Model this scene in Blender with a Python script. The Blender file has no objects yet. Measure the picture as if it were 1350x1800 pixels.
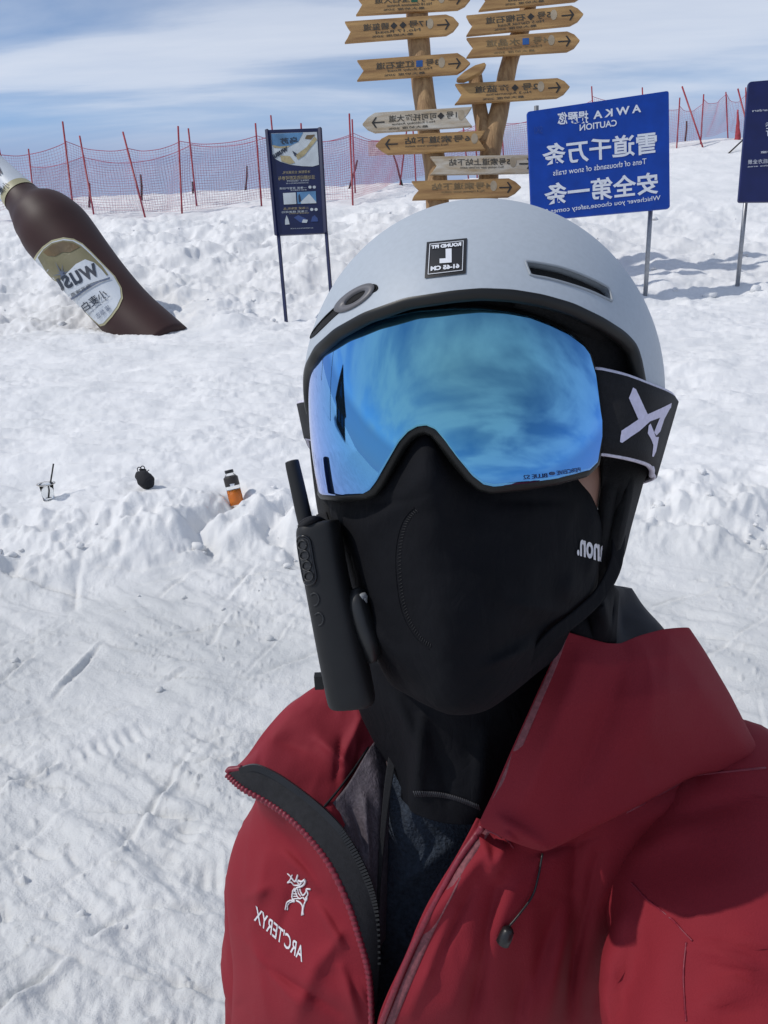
import bpy, bmesh, math, random
import numpy as np
from mathutils import Vector, Matrix
from mathutils.bvhtree import BVHTree
random.seed(7); rng = np.random.default_rng(11)
SC = bpy.context.scene; COL = SC.collection

# ---------------------------------------------------------------- camera
FPX = 1351.0; CXP, CYP = 675.0, 900.0; CAM = np.array([0.0, 0.0, 1.75])
_up = np.array([-0.043, 0.948, 0.316]); _up /= np.linalg.norm(_up)      # world up seen from the camera (right, up, back)
_yw = np.array([0, 0, -1.0]); _yw = _yw - _up*(_yw@_up); _yw /= np.linalg.norm(_yw)
_xw = np.cross(_yw, _up)
M = np.array([_xw, _yw, _up])                                            # camera (right, up, back) -> world
cam = bpy.data.cameras.new('camera'); camo = bpy.data.objects.new('camera', cam); COL.objects.link(camo)
cam.sensor_fit = 'HORIZONTAL'; cam.sensor_width = 36; cam.lens = 36*FPX/1350; cam.clip_start = .01; cam.clip_end = 40000
camo.matrix_world = Matrix([list(M[i])+[CAM[i]] for i in range(3)]+[[0, 0, 0, 1]])
SC.camera = camo

# ---------------------------------------------------------------- light
SUN_EL = math.radians(49); SUN_AZ = math.atan2(-.985, -.10)              # from the left
SC.view_settings.view_transform = 'Standard'; SC.view_settings.look = 'None'; SC.view_settings.exposure = -0.30; SC.view_settings.gamma = 1
SC.cycles.use_denoising = True
world = bpy.data.worlds.new('World'); SC.world = world; world.use_nodes = True
nt = world.node_tree; nt.nodes.clear()
def N(t, typ, **kw):
    n = t.nodes.new(typ)
    for k, v in kw.items(): setattr(n, k, v)
    return n
def L(t, a, b): t.links.new(a, b)
def math_n(t, op, a, b=None, c=None):
    n = N(t, 'ShaderNodeMath', operation=op)
    for i, v in enumerate((a, b, c)):
        if v is None: continue
        if hasattr(v, 'is_output'): L(t, v, n.inputs[i])
        else: n.inputs[i].default_value = v
    return n.outputs[0]
def ramp(t, fac, stops, interp='LINEAR'):
    n = N(t, 'ShaderNodeValToRGB'); n.color_ramp.interpolation = interp
    e = n.color_ramp.elements
    while len(e) < len(stops): e.new(.5)
    for q, (p, c) in zip(e, stops): q.position = p; q.color = (*c, 1) if len(c) == 3 else c
    L(t, fac, n.inputs[0]); return n.outputs[0]
sky = N(nt, 'ShaderNodeTexSky', sky_type='NISHITA', sun_disc=False)
sky.sun_elevation = SUN_EL; sky.sun_rotation = SUN_AZ; sky.altitude = 2500; sky.air_density = 1.0; sky.dust_density = .1; sky.ozone_density = 3.0
tc = N(nt, 'ShaderNodeTexCoord'); sep = N(nt, 'ShaderNodeSeparateXYZ'); L(nt, tc.outputs['Generated'], sep.inputs[0])
zz = math_n(nt, 'ADD', math_n(nt, 'MAXIMUM', sep.outputs[2], 0.0), .10)
cmb = N(nt, 'ShaderNodeCombineXYZ')
L(nt, math_n(nt, 'DIVIDE', sep.outputs[0], zz), cmb.inputs[0]); L(nt, math_n(nt, 'DIVIDE', sep.outputs[1], zz), cmb.inputs[1])
mp = N(nt, 'ShaderNodeMapping'); mp.inputs['Scale'].default_value = (.30, .85, 1); mp.inputs['Rotation'].default_value = (0, 0, math.radians(-9)); mp.inputs['Location'].default_value = (3.1, 1.35, 0)
L(nt, cmb.outputs[0], mp.inputs[0])
no1 = N(nt, 'ShaderNodeTexNoise'); no1.inputs['Scale'].default_value = 1.45; no1.inputs['Detail'].default_value = 12; no1.inputs['Roughness'].default_value = .53; no1.inputs['Distortion'].default_value = .35
L(nt, mp.outputs[0], no1.inputs[0])
cm = ramp(nt, no1.outputs[0], [(.37, (.06, .06, .06)), (.47, (.34, .34, .34)), (.57, (.80, .80, .80)), (.70, (1, 1, 1))])
lowsky = ramp(nt, sep.outputs[2], [(.05, (.12, .12, .12)), (.16, (1, 1, 1))])      # the cloud sheet ends short of the horizon
mixc = N(nt, 'ShaderNodeMix', data_type='RGBA'); L(nt, math_n(nt, 'MULTIPLY', math_n(nt, 'MULTIPLY', cm, lowsky), .82), mixc.inputs[0]); L(nt, sky.outputs[0], mixc.inputs[6])
mixc.inputs[7].default_value = (6.2, 6.6, 7.4, 1)
band_ = ramp(nt, sep.outputs[2], [(0, (.85, .85, .85)), (.105, (.75, .75, .75)), (.165, (0, 0, 0))], 'EASE')      # distant blue haze painted into the sky colour, low over the horizon
mixh = N(nt, 'ShaderNodeMix', data_type='RGBA'); L(nt, band_, mixh.inputs[0]); L(nt, mixc.outputs[2], mixh.inputs[6]); mixh.inputs[7].default_value = (2.5, 2.95, 4.5, 1)
bgn = N(nt, 'ShaderNodeBackground'); bgn.inputs[1].default_value = .15; L(nt, mixh.outputs[2], bgn.inputs[0])
wo = N(nt, 'ShaderNodeOutputWorld'); L(nt, bgn.outputs[0], wo.inputs[0])
sun = bpy.data.lights.new('sun', 'SUN'); sun.energy = 2.9; sun.angle = math.radians(.55); sun.color = (1, .955, .89)
suno = bpy.data.objects.new('sun', sun); COL.objects.link(suno)
SD = Vector((math.sin(SUN_AZ)*math.cos(SUN_EL), math.cos(SUN_AZ)*math.cos(SUN_EL), math.sin(SUN_EL)))
suno.rotation_euler = SD.to_track_quat('Z', 'Y').to_euler(); suno.location = (-20, -8, 30)

# ---------------------------------------------------------------- helpers
def W(px, py, Z):
    """world point on the ray of photo pixel (px, py) at depth Z metres"""
    c = np.array([(px-CXP)/FPX*Z, -(py-CYP)/FPX*Z, -Z]); return CAM + M@c
def Warr(a):
    a = np.asarray(a, float); c = np.stack([(a[..., 0]-CXP)/FPX*a[..., 2], -(a[..., 1]-CYP)/FPX*a[..., 2], -a[..., 2]], -1)
    return CAM + c@M.T
def pix(p):
    c = (np.asarray(p)-CAM)@M; Z = -c[..., 2]
    return np.stack([CXP+FPX*c[..., 0]/Z, CYP-FPX*c[..., 1]/Z, Z], -1)
def ray(px, py):
    d = M@np.array([(px-CXP)/FPX, -(py-CYP)/FPX, -1.0]); return d/np.linalg.norm(d)
BACK = M@np.array([0, 0, 1.0])        # towards the camera
def link(o, parent=None):
    COL.objects.link(o)
    if parent is not None:
        o.parent = parent; o.matrix_parent_inverse = parent_inv(parent)
    return o
def parent_inv(p):
    m = Matrix.Translation(p.location) if p.type == 'EMPTY' else Matrix.Identity(4)
    return m.inverted()
def tag(o, label=None, cat=None, group=None, kind=None):
    if label: o['label'] = label
    if cat: o['category'] = cat
    if group: o['group'] = group
    if kind: o['kind'] = kind
    return o
def empty(name, loc, label, cat, group=None):
    o = bpy.data.objects.new(name, None); o.location = [float(q) for q in loc]; o.empty_display_size = .1; COL.objects.link(o)
    return tag(o, label, cat, group)
def mesh(name, V, F, mat, parent=None, smooth=True, solid=0, sub=0, offset=-1, bev=0):
    me = bpy.data.meshes.new(name); me.from_pydata([tuple(map(float, v)) for v in V], [], [tuple(map(int, f)) for f in F]); me.update()
    if smooth: me.polygons.foreach_set('use_smooth', [True]*len(me.polygons))
    o = bpy.data.objects.new(name, me); me.materials.append(mat); link(o, parent)
    if solid: m = o.modifiers.new('s', 'SOLIDIFY'); m.thickness = solid; m.offset = offset
    if bev: m = o.modifiers.new('b', 'BEVEL'); m.width = bev; m.segments = 2; m.limit_method = 'ANGLE'; m.harden_normals = False
    if sub: m = o.modifiers.new('u', 'SUBSURF'); m.levels = sub; m.render_levels = sub
    return o
def cr(ctrl, n, closed=False, ten=.5):
    """Catmull-Rom through control values (axis 0)"""
    P = np.asarray(ctrl, float); k = len(P)
    t = np.linspace(0, k if closed else k-1, n, endpoint=not closed); i = np.floor(t).astype(int)
    if not closed: i = np.minimum(i, k-2)
    u = (t-i).reshape((-1,)+(1,)*(P.ndim-1))
    if closed: g = lambda j: P[(i+j) % k]
    else:
        Q = np.concatenate([[2*P[0]-P[1]], P, [2*P[-1]-P[-2]]]); g = lambda j: Q[i+j+1]
    a, b, c, d = g(-1), g(0), g(1), g(2)
    m0 = (c-a)*ten; m1 = (d-b)*ten; u2 = u*u; u3 = u2*u; return (2*u3-3*u2+1)*b+(u3-2*u2+u)*m0+(3*u2-2*u3)*c+(u3-u2)*m1
def crpx(pts, n): return cr(np.array(pts, float), n)
def gfaces(nv, nu, closed=False, flip=False, base=0):
    F = []
    for j in range(nv-1):
        for i in range(nu if closed else nu-1):
            a = j*nu+i; b = j*nu+(i+1) % nu; q = (a+base, b+base, b+nu+base, a+nu+base)
            F.append(q[::-1] if flip else q)
    return F
def tube_vf(path, rad, ns=8, caps=True, base=0, squash=None, upv=None):
    P = np.asarray(path, float); n = len(P); rad = np.broadcast_to(np.asarray(rad, float), (n,))
    T = np.gradient(P, axis=0); T /= np.linalg.norm(T, axis=1)[:, None]+1e-12
    u = np.array(upv if upv is not None else ([0, 0, 1.0] if abs(T[0][2]) < .9 else [1.0, 0, 0])); V = []
    for i in range(n):
        a = np.cross(T[i], u); a /= np.linalg.norm(a)+1e-12; b = np.cross(a, T[i]); u = b
        th = np.arange(ns)*2*np.pi/ns; s = squash if squash else 1
        V.append(P[i]+rad[i]*(np.cos(th)[:, None]*a+np.sin(th)[:, None]*b*s))
    V = np.concatenate(V); F = gfaces(n, ns, True, True, base)
    if caps: F.append(tuple(range(base, base+ns))); F.append(tuple(range(base+(n-1)*ns, base+n*ns))[::-1])
    return V, F
def tube(name, path, rad, mat, parent=None, ns=8, caps=True, squash=None, upv=None, smooth=True):
    V, F = tube_vf(path, rad, ns, caps, 0, squash, upv); return mesh(name, V, F, mat, parent, smooth)
class MB:
    """collects pieces that belong to ONE object"""
    def __init__(s): s.V = []; s.F = []; s.n = 0
    def add(s, V, F):
        s.V.extend([tuple(map(float, v)) for v in V]); s.F.extend([tuple(int(i)+s.n for i in f) for f in F]); s.n = len(s.V)
    def tube(s, path, rad, ns=6, **k): s.add(*tube_vf(path, rad, ns, **k))
    def build(s, name, mat, parent=None, smooth=True, **k): return mesh(name, s.V, s.F, mat, parent, smooth, **k)
def prism(pts, thick, nrm):
    """polygon (world points) extruded by thick against nrm"""
    P = np.asarray(pts, float); n = len(P); B = P-np.asarray(nrm)*thick
    F = [tuple(range(n))[::-1], tuple(range(n, 2*n))]+[(i, (i+1) % n, n+(i+1) % n, n+i) for i in range(n)]
    return np.concatenate([P, B]), F
def boxm(c, sx, sy, sz, R=None):
    V = np.array([[x, y, z] for z in (-.5, .5) for y in (-.5, .5) for x in (-.5, .5)])*[sx, sy, sz]
    if R is not None: V = V@np.asarray(R).T
    return V+np.asarray(c), [(0, 2, 3, 1), (4, 5, 7, 6), (0, 1, 5, 4), (2, 6, 7, 3), (0, 4, 6, 2), (1, 3, 7, 5)]
def bvh_of(V, F): return BVHTree.FromPolygons([Vector(v) for v in V], [tuple(f) for f in F])
def bvh_obj(*objs):
    V = []; F = []
    for o in objs:
        dg = bpy.context.evaluated_depsgraph_get(); e = o.evaluated_get(dg); me = e.to_mesh(); b = len(V)
        mw = o.matrix_world if o.parent is None else Matrix.Identity(4)
        V += [mw@v.co for v in me.vertices]; F += [tuple(i+b for i in p.vertices) for p in me.polygons]; e.to_mesh_clear()
    return BVHTree.FromPolygons(V, F)
def hit(bvh, px, py, off=0):
    d = ray(px, py); r = bvh.ray_cast(Vector(CAM), Vector(d))
    if r[0] is None: return None
    n = np.array(r[1]); n = n if n@d < 0 else -n
    return np.array(r[0])+n*off
def onto(bvh, pts2, off):
    """throws photo-pixel points onto a surface; misses slide towards the centroid"""
    pts2 = np.asarray(pts2, float); c = pts2.mean(0); out = []; miss = []
    for p in pts2:
        q = None
        for k in range(14):
            q = hit(bvh, *(p+(c-p)*k*.04), off)
            if q is not None: break
        if q is None: miss.append(len(out)); q = np.full(3, np.nan)
        out.append(q)
    out = np.array(out); ok = ~np.isnan(out[:, 0])
    for i in miss: j = np.where(ok)[0]; out[i] = out[j[np.argmin(((pts2[j]-pts2[i])**2).sum(1))]] if len(j) else CAM+ray(*c)*5
    return out
def fill2d(poly, cell=None):
    bm = bmesh.new(); vs = [bm.verts.new((p[0], p[1], 0)) for p in poly]; bm.faces.new(vs)
    bmesh.ops.triangulate(bm, faces=bm.faces[:])
    if cell: refine(bm, cell)
    bm.verts.index_update(); V = np.array([v.co[:] for v in bm.verts]); F = [tuple(v.index for v in f.verts) for f in bm.faces]; bm.free(); return V, F
def refine(bm, cell):
    for _ in range(5):
        es = [e for e in bm.edges if e.calc_length() > cell]
        if not es: break
        bmesh.ops.subdivide_edges(bm, edges=es, cuts=1, use_grid_fill=False)
        bmesh.ops.triangulate(bm, faces=[f for f in bm.faces if len(f.verts) > 3])
def decal(name, bvh, poly, mat, parent, off=.002, cell=None):
    V, F = fill2d(poly, cell); return mesh(name, onto(bvh, V[:, :2], off), F, mat, parent, smooth=False)
_tc = {}
def text2d(s, bold=0, shear=0, cell=None, spacing=1.0, res=3):
    key = (s, bold, shear, cell, spacing, res)
    if key in _tc: return _tc[key]
    cu = bpy.data.curves.new('t', 'FONT'); cu.body = s; cu.resolution_u = res; cu.offset = bold; cu.shear = shear; cu.space_character = spacing
    o = bpy.data.objects.new('t', cu); COL.objects.link(o)
    dg = bpy.context.evaluated_depsgraph_get(); dg.update(); me = bpy.data.meshes.new_from_object(o.evaluated_get(dg))
    bm = bmesh.new(); bm.from_mesh(me); bmesh.ops.triangulate(bm, faces=bm.faces[:])
    if cell: refine(bm, cell)
    bm.verts.index_update(); V = np.array([v.co[:] for v in bm.verts]).reshape(-1, 3); F = [tuple(v.index for v in f.verts) for f in bm.faces]; bm.free()
    bpy.data.objects.remove(o); bpy.data.curves.remove(cu); bpy.data.meshes.remove(me)
    if len(V):
        V = V[:, :2]-V[:, :2].min(0); V = V/V.max(0)
    _tc[key] = (V, F); return V, F
def text(name, bvh, s, o, ex, ey, mat, parent, off=.003, split=None, **kw):
    """lettering on a surface: o = photo pixel of the text's own lower-left corner, ex = pixel vector of its whole width, ey = of its height"""
    V, F = text2d(s, **kw)
    if not len(V): return None
    if split:                                                        # one object per character
        par = parent; cen = np.array([V[list(f)].mean(0) for f in F])
        if split == 'cell': key = np.minimum((cen[:, 0]*len(s)).astype(int), len(s)-1)
        else:
            lab = np.arange(len(V))
            for _ in range(60):
                old = lab.copy()
                for f in F: lab[list(f)] = lab[list(f)].min()
                if (old == lab).all(): break
            key = np.array([lab[f[0]] for f in F])
        for k_ in np.unique(key):
            Fk = [f for f, q in zip(F, key) if q == k_]; us = sorted({i for f in Fk for i in f}); mp_ = {u: i for i, u in enumerate(us)}
            P = np.array(o)+V[us][:, :1]*np.array(ex)+V[us][:, 1:2]*np.array(ey); mesh('character', onto(bvh, P, off), [tuple(mp_[i] for i in f) for f in Fk], mat, par, smooth=False)
        return None
    P = np.array(o)+V[:, :1]*np.array(ex)+V[:, 1:2]*np.array(ey)
    return mesh(name, onto(bvh, P, off), F, mat, parent, smooth=False)
def smooth01(x, a, b):
    t = np.clip((x-a)/(b-a), 0, 1); return t*t*(3-2*t)

# ---------------------------------------------------------------- materials
MATS = {}
def mat(name, col=(.5, .5, .5), rough=.6, metal=0, var=0, vscale=8, bump=0, bscale=200, bdist=.001, spec=.5, col2=None, coat=0, detail=5, stretch=None, coord='Object', sheen=0):
    m = bpy.data.materials.new(name); m.use_nodes = True; t = m.node_tree; b = t.nodes['Principled BSDF']
    b.inputs['Base Color'].default_value = (*col, 1); b.inputs['Roughness'].default_value = rough; b.inputs['Metallic'].default_value = metal
    b.inputs['Specular IOR Level'].default_value = spec; b.inputs['Coat Weight'].default_value = coat; b.inputs['Sheen Weight'].default_value = sheen
    tcn = N(t, 'ShaderNodeTexCoord'); vec = tcn.outputs[coord]
    if stretch: mpn = N(t, 'ShaderNodeMapping'); mpn.inputs['Scale'].default_value = stretch; L(t, vec, mpn.inputs[0]); vec = mpn.outputs[0]
    if var or col2:
        n = N(t, 'ShaderNodeTexNoise'); n.inputs['Scale'].default_value = vscale; n.inputs['Detail'].default_value = detail; L(t, vec, n.inputs[0])
        c2 = col2 or tuple(max(0, c*(1-var)) for c in col); c1 = col if col2 else tuple(c*(1+var) for c in col)
        L(t, ramp(t, n.outputs[0], [(.3, c2), (.7, c1)]), b.inputs['Base Color'])
    if bump:
        n2 = N(t, 'ShaderNodeTexNoise'); n2.inputs['Scale'].default_value = bscale; n2.inputs['Detail'].default_value = 4; L(t, vec, n2.inputs[0])
        bp = N(t, 'ShaderNodeBump'); bp.inputs['Strength'].default_value = bump; bp.inputs['Distance'].default_value = bdist; L(t, n2.outputs[0], bp.inputs['Height']); L(t, bp.outputs[0], b.inputs['Normal'])
    MATS[name] = m; return m
snow_m = mat('snow', (.86, .88, .91), .75, spec=.25)
t = snow_m.node_tree; b = t.nodes['Principled BSDF']; tcn = N(t, 'ShaderNodeTexCoord')
n1 = N(t, 'ShaderNodeTexNoise'); n1.inputs['Scale'].default_value = 1.4; n1.inputs['Detail'].default_value = 6; L(t, tcn.outputs['Object'], n1.inputs[0])
sp = N(t, 'ShaderNodeSeparateXYZ'); L(t, tcn.outputs['Object'], sp.inputs[0])
far_snow = ramp(t, n1.outputs[0], [(.32, (.76, .768, .77)), (.5, (.82, .822, .82)), (.68, (.86, .86, .855))])
near_snow = ramp(t, n1.outputs[0], [(.30, (.57, .582, .578)), (.5, (.655, .66, .65)), (.70, (.73, .732, .72))])      # greyer tone for the near snow, paler beyond
mx = N(t, 'ShaderNodeMix', data_type='RGBA'); L(t, math_n(t, 'MULTIPLY_ADD', math_n(t, 'ADD', sp.outputs[1], n1.outputs[0]), .55, -2.2), mx.inputs[0]); mx.clamp_factor = True; L(t, near_snow, mx.inputs[6]); L(t, far_snow, mx.inputs[7]); L(t, mx.outputs[2], b.inputs['Base Color'])
bh = None
for sc_, am in ((9, .7), (32, .7), (120, .5), (300, .3)):
    nn = N(t, 'ShaderNodeTexNoise'); nn.inputs['Scale'].default_value = sc_; nn.inputs['Detail'].default_value = 3; nn.inputs['Roughness'].default_value = .6; L(t, tcn.outputs['Object'], nn.inputs[0])
    v = math_n(t, 'MULTIPLY', nn.outputs[0], am); bh = v if bh is None else math_n(t, 'ADD', bh, v)
bp = N(t, 'ShaderNodeBump'); bp.inputs['Strength'].default_value = .5; bp.inputs['Distance'].default_value = .015; L(t, bh, bp.inputs['Height']); L(t, bp.outputs[0], b.inputs['Normal'])

wood_m = mat('wood_post', (.42, .26, .12), .7, col2=(.22, .12, .05), vscale=6, bump=.5, bscale=14, bdist=.02, stretch=(3, 3, .35))
board_m = mat('wood_board', (.47, .28, .105), .65, col2=(.24, .125, .045), vscale=3.2, bump=.35, bscale=20, bdist=.01, stretch=(.5, 1, 4.5))
boardw_m = mat('worn_board', (.56, .52, .44), .7, col2=(.33, .23, .12), vscale=4.0, bump=.35, bscale=20, bdist=.01, stretch=(.6, 1, 3))
ink_m = mat('dark_print', (.022, .02, .018), .6, var=.3)
blueprint_m = mat('blue_print', (.02, .09, .28), .5, var=.2)
greenprint_m = mat('green_print', (.01, .09, .05), .5, var=.2)
fade_m = mat('faded_print', (.36, .29, .20), .7, var=.2)
blue_m = mat('sign_blue', (.004, .050, .33), .34, var=.12, vscale=5, spec=.4)
navy_m = mat('sign_navy', (.006, .011, .055), .32, var=.2, vscale=4)
white_m = mat('white_print', (.72, .74, .78), .5, var=.05)
steel_m = mat('galvanised_steel', (.30, .31, .33), .42, metal=.7, var=.15, vscale=20, bump=.1, bscale=60)
redpole_m = mat('red_pole', (.30, .022, .035), .45, var=.25, vscale=12)
net_m = mat('red_net', (.42, .09, .15), .7, var=.2, vscale=2)
netp_m = mat('violet_net', (.20, .08, .19), .7, var=.2, vscale=2)
dark_m = mat('dark_wood', (.035, .025, .02), .8, var=.3)
# ---------------------------------------------------------------- terrain
_perm = rng.permutation(512); _perm = np.concatenate([_perm, _perm]); _gr = rng.normal(size=(512, 2)); _gr /= np.linalg.norm(_gr, axis=1)[:, None]
def perlin(x, y):
    xi = np.floor(x).astype(int); yi = np.floor(y).astype(int); xf = x-xi; yf = y-yi; xi &= 511; yi &= 511
    u = xf**3*(xf*(xf*6-15)+10); v = yf**3*(yf*(yf*6-15)+10)
    def g(a, b):
        h = _gr[_perm[_perm[(xi+a) & 511]+((yi+b) & 511)]]; return h[..., 0]*(xf-a)+h[..., 1]*(yf-b)
    return ((g(0, 0)*(1-u)+g(1, 0)*u)*(1-v)+(g(0, 1)*(1-u)+g(1, 1)*u)*v)*1.5
def fbm(x, y, o=4, gain=.5):
    s = 0; a = 1
    for k in range(o): s = s+a*perlin(x*2**k+17.3*k, y*2**k-9.1*k); a *= gain
    return s
def billow(x, y, o=3):
    s = 0; a = 1
    for k in range(o): s = s+a*(1-2*np.abs(perlin(x*2**k+5.7*k, y*2**k+3.3*k))); a *= .5
    return s
YL = [-900, -60, -4, 4.2, 4.5, 4.85, 5.3, 8, 11.3, 12.8, 16.5, 18.2, 19.5, 26, 28.5, 42, 80, 400, 9000]
ZL = [-60, -3, 0, 0, .10, .21, .25, .57, .92, 1.2, 2.28, 2.72, 2.94, 3.93, 3.9, 1, -22, -150, -300]
YR = [-900, -60, -4, 4.2, 4.5, 4.85, 5.3, 8, 11.3, 12.8, 15.8, 19.3, 24.4, 26, 27.6, 30, 45, 85, 400, 9000]
ZR = [-60, -3, 0, 0, .10, .21, .25, .57, .90, 1.1, 1.8, 2.8, 4.15, 4.66, 5.0, 4.95, 1, -22, -150, -300]
def ground0(x, y):
    x = np.asarray(x, float); y = np.asarray(y, float); s = np.maximum(np.abs(y), 3)
    l = 0; r = 0
    yy = y+.18*perlin(x*.9, y*.0+3.1)*smooth01(y, 2, 4)*(1-smooth01(y, 6, 9))
    for k in (-1.5, -.5, .5, 1.5): l = l+np.interp(yy+k*.03*s, YL, ZL)/4; r = r+np.interp(yy+k*.03*s, YR, ZR)/4
    w = smooth01(x/np.maximum(y, 1), .08, .42); return l*(1-w)+r*w
def gpt(px, py):
    """where the pixel's ray meets the unbroken snow"""
    d = ray(px, py); t = .5
    while t < 60:
        p = CAM+d*t
        if p[2] < ground0(p[0], p[1]): return p
        t += .01+.002*t
    return CAM+d*60
GROOVES = []
for a, b, dp in [((0, 1015), (60, 1028), .022), ((60, 1030), (168, 1052), .025), ((180, 1137), (95, 1225), .02), ((0, 1200), (62, 1150), .02), ((330, 1180), (285, 1200), .018), ((0, 1395), (70, 1362), .03), ((70, 1362), (100, 1340), .02),
        ((150, 1428), (400, 1440), .018), ((160, 1658), (205, 1622), .022), ((0, 1770), (112, 1695), .03), ((60, 1670), (170, 1700), .012), ((205, 1622), (250, 1605), .012), ((245, 1605), (410, 1605), .012), ((120, 1510), (140, 1530), .012), ((20, 1485), (130, 1530), .010),
        ((130, 1000), (260, 1005), .02), ((250, 1010), (345, 980), .02), ((405, 1018), (520, 1000), .02), ((300, 1120), (370, 1100), .03), ((370, 1100), (450, 1100), .02), ((275, 1050), (330, 1010), .015), ((1150, 1065), (1215, 1045), .025), ((1240, 1120), (1350, 1140), .015), ((5, 1600), (8, 1640), .015)]:
    GROOVES.append((gpt(*a), gpt(*b), dp*1.05, .012))
for k in range(70):
    x0 = rng.uniform(-2.2, 2.4); y0 = rng.uniform(1.2, 4.2); an = rng.normal(.55, .5); ln = rng.uniform(.08, .55)
    GROOVES.append((np.array([x0, y0, 0]), np.array([x0+ln*math.cos(an), y0+ln*math.sin(an), 0]), rng.uniform(.006, .02), rng.uniform(.008, .016)))
for k in range(110):                                               # fine edge scratches left by boards and skis
    x0 = rng.uniform(-2.3, 2.4); y0 = rng.uniform(1.2, 4.3); an = rng.choice([.45, .75, -.12, .05])+rng.normal(0, .16); ln = rng.uniform(.25, 1.1)
    GROOVES.append((np.array([x0, y0, 0]), np.array([x0+ln*math.cos(an), y0+ln*math.sin(an), 0]), rng.uniform(.003, .009), rng.uniform(.005, .009)))
TRACKS = []
for k in range(34):                                                # boot prints: patches of transverse ribs
    TRACKS.append((rng.uniform(-2.3, 2.4), rng.uniform(1.3, 9.5), rng.uniform(0, math.pi), rng.uniform(.8, 1.1)))
def detail(x, y):
    r = np.hypot(x, y); wy = y+.25*perlin(x*.7+3, y*.3)
    near = 1-smooth01(wy, 3.9, 4.5); berm = smooth01(wy, 4.05, 4.4)*(1-smooth01(wy, 4.9, 5.25)); mid = smooth01(wy, 4.8, 5.4)*(1-smooth01(wy, 10, 12)); bank = smooth01(wy, 10, 12)
    behind = smooth01(-y, -1, 2)
    q = .6*x+.8*y; p = .8*x-.6*y                                     # scrape direction
    h = near*(.024*fbm(x*1.3, y*1.3, 3)+.017*fbm(p*2.2, q*7.5, 4)*(.6+.8*np.clip(fbm(x*.8+7, y*.8, 2)+.3, 0, 1))+.007*fbm(x*16, y*16, 3)*np.clip(.5+1.5*fbm(x*1.1+40, y*1.1, 2), 0, 1.5))
    # loose crumbs
    cr_ = np.clip(fbm(x*26+9, y*26, 2)-.48, 0, 1)*np.clip(fbm(x*1.9, y*1.9+20, 2)+.35, 0, 1); h = h+near*.035*cr_
    bl = billow(x*3.4, y*3.0, 4); h = h+berm*(.03*bl+.07*fbm(x*1.7+4, y*2.0, 4)+.05*np.clip(fbm(x*5.5+8, y*5.5, 3), 0, 1))
    # cut notches through the berm
    for nx in (-1.13, -.62, .35, 1.2): h = h-berm*.10*np.exp(-((x-nx-.1*np.sin(y*9))/.10)**2)
    h = h+mid*(.045*fbm(x*.9, y*1.2, 3)+.026*fbm(x*2.4+2+.6*y, y*6.0, 4)+.013*fbm(x*8, y*11, 3)*np.clip(.6+fbm(x*.6, y*.6+9, 2), 0, 1.4))
    am = 1-.45*smooth01(x/np.maximum(y, 1), .15, .35); fl = 1-.65*smooth01(y, 17.2, 19.5)
    h = h+bank*fl*am*(.15*fbm(x*.7, y*.9, 3, .5)+.075*fbm(x*2.1+.5*perlin(x*1.5, y*1.5), y*2.6+.5*perlin(x*1.5+9, y*1.5), 4, .58)+.022*(billow(x*2.6+3, y*3.0, 3)-1.05))
    m = (y < 5) & (y > .8) & (np.abs(x) < 4)
    if m.any():
        xm, ym = x[m], y[m]; hm = np.zeros_like(xm)
        wob = .012*perlin(xm*6, ym*6)
        for a, b, dp, wd in GROOVES:
            d = b[:2]-a[:2]; l2 = d@d+1e-9; tt = np.clip(((xm-a[0])*d[0]+(ym-a[1])*d[1])/l2, 0, 1)
            sd = ((xm-a[0])*d[1]-(ym-a[1])*d[0])/math.sqrt(l2); ex = np.hypot(xm-a[0]-tt*d[0], ym-a[1]-tt*d[1]); ss = ex+wob
            tp = np.sin(np.pi*np.clip(.12+.8*tt, 0, 1))
            hm -= tp*dp*np.exp(-(ss/wd)**2); hm += tp*dp*.7*np.exp(-((sd-2.0*wd)**2+np.maximum(ex-np.abs(sd), 0)**2)/(1.2*wd)**2)
        h[m] += hm*(1-smooth01(ym, 4.1, 4.6))
    for tx, ty, an, s in TRACKS:
        m = (np.abs(x-tx) < .25) & (np.abs(y-ty) < .25)
        if not m.any(): continue
        u = ((x[m]-tx)*math.cos(an)+(y[m]-ty)*math.sin(an))/s; v = (-(x[m]-tx)*math.sin(an)+(y[m]-ty)*math.cos(an))/s
        e = np.exp(-((u/.14)**4+(v/.05)**4)); h[m] += e*(-.014+.005*np.sin(u*150))
    return h*(1-.7*behind)*(1-smooth01(r, 30, 60))
def gz(x, y): return float(ground0(np.array([x]), np.array([y]))[0])
ang = np.concatenate([np.linspace(-40, 40, 821), np.linspace(40, 320, 142)[1:-1]]); ang = np.radians(ang)
rad = np.concatenate([np.geomspace(.45, 34, 880), np.geomspace(35, 9500, 46)])
A, R_ = np.meshgrid(ang, rad); X = R_*np.sin(A); Y = R_*np.cos(A)
Zg = ground0(X, Y)+detail(X, Y)
far = smooth01(R_, 60, 900); Zg = Zg*(1-far)+(-40-200*smooth01(R_, 300, 3000))*far
V = np.stack([X, Y, Zg], -1).reshape(-1, 3); nA = len(ang); nR = len(rad)
idx = np.arange(nR*nA).reshape(nR, nA); a_ = idx[:-1]; b_ = np.roll(idx, -1, 1)[:-1]; c_ = np.roll(idx, -1, 1)[1:]; d_ = idx[1:]
Fq = np.stack([a_, d_, c_, b_], -1).reshape(-1, 4)
me = bpy.data.meshes.new('snow_ground'); me.vertices.add(len(V)); me.vertices.foreach_set('co', V.ravel().astype(np.float32))
ncap = nA; me.loops.add(Fq.size+ncap); me.polygons.add(len(Fq)+1)
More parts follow.
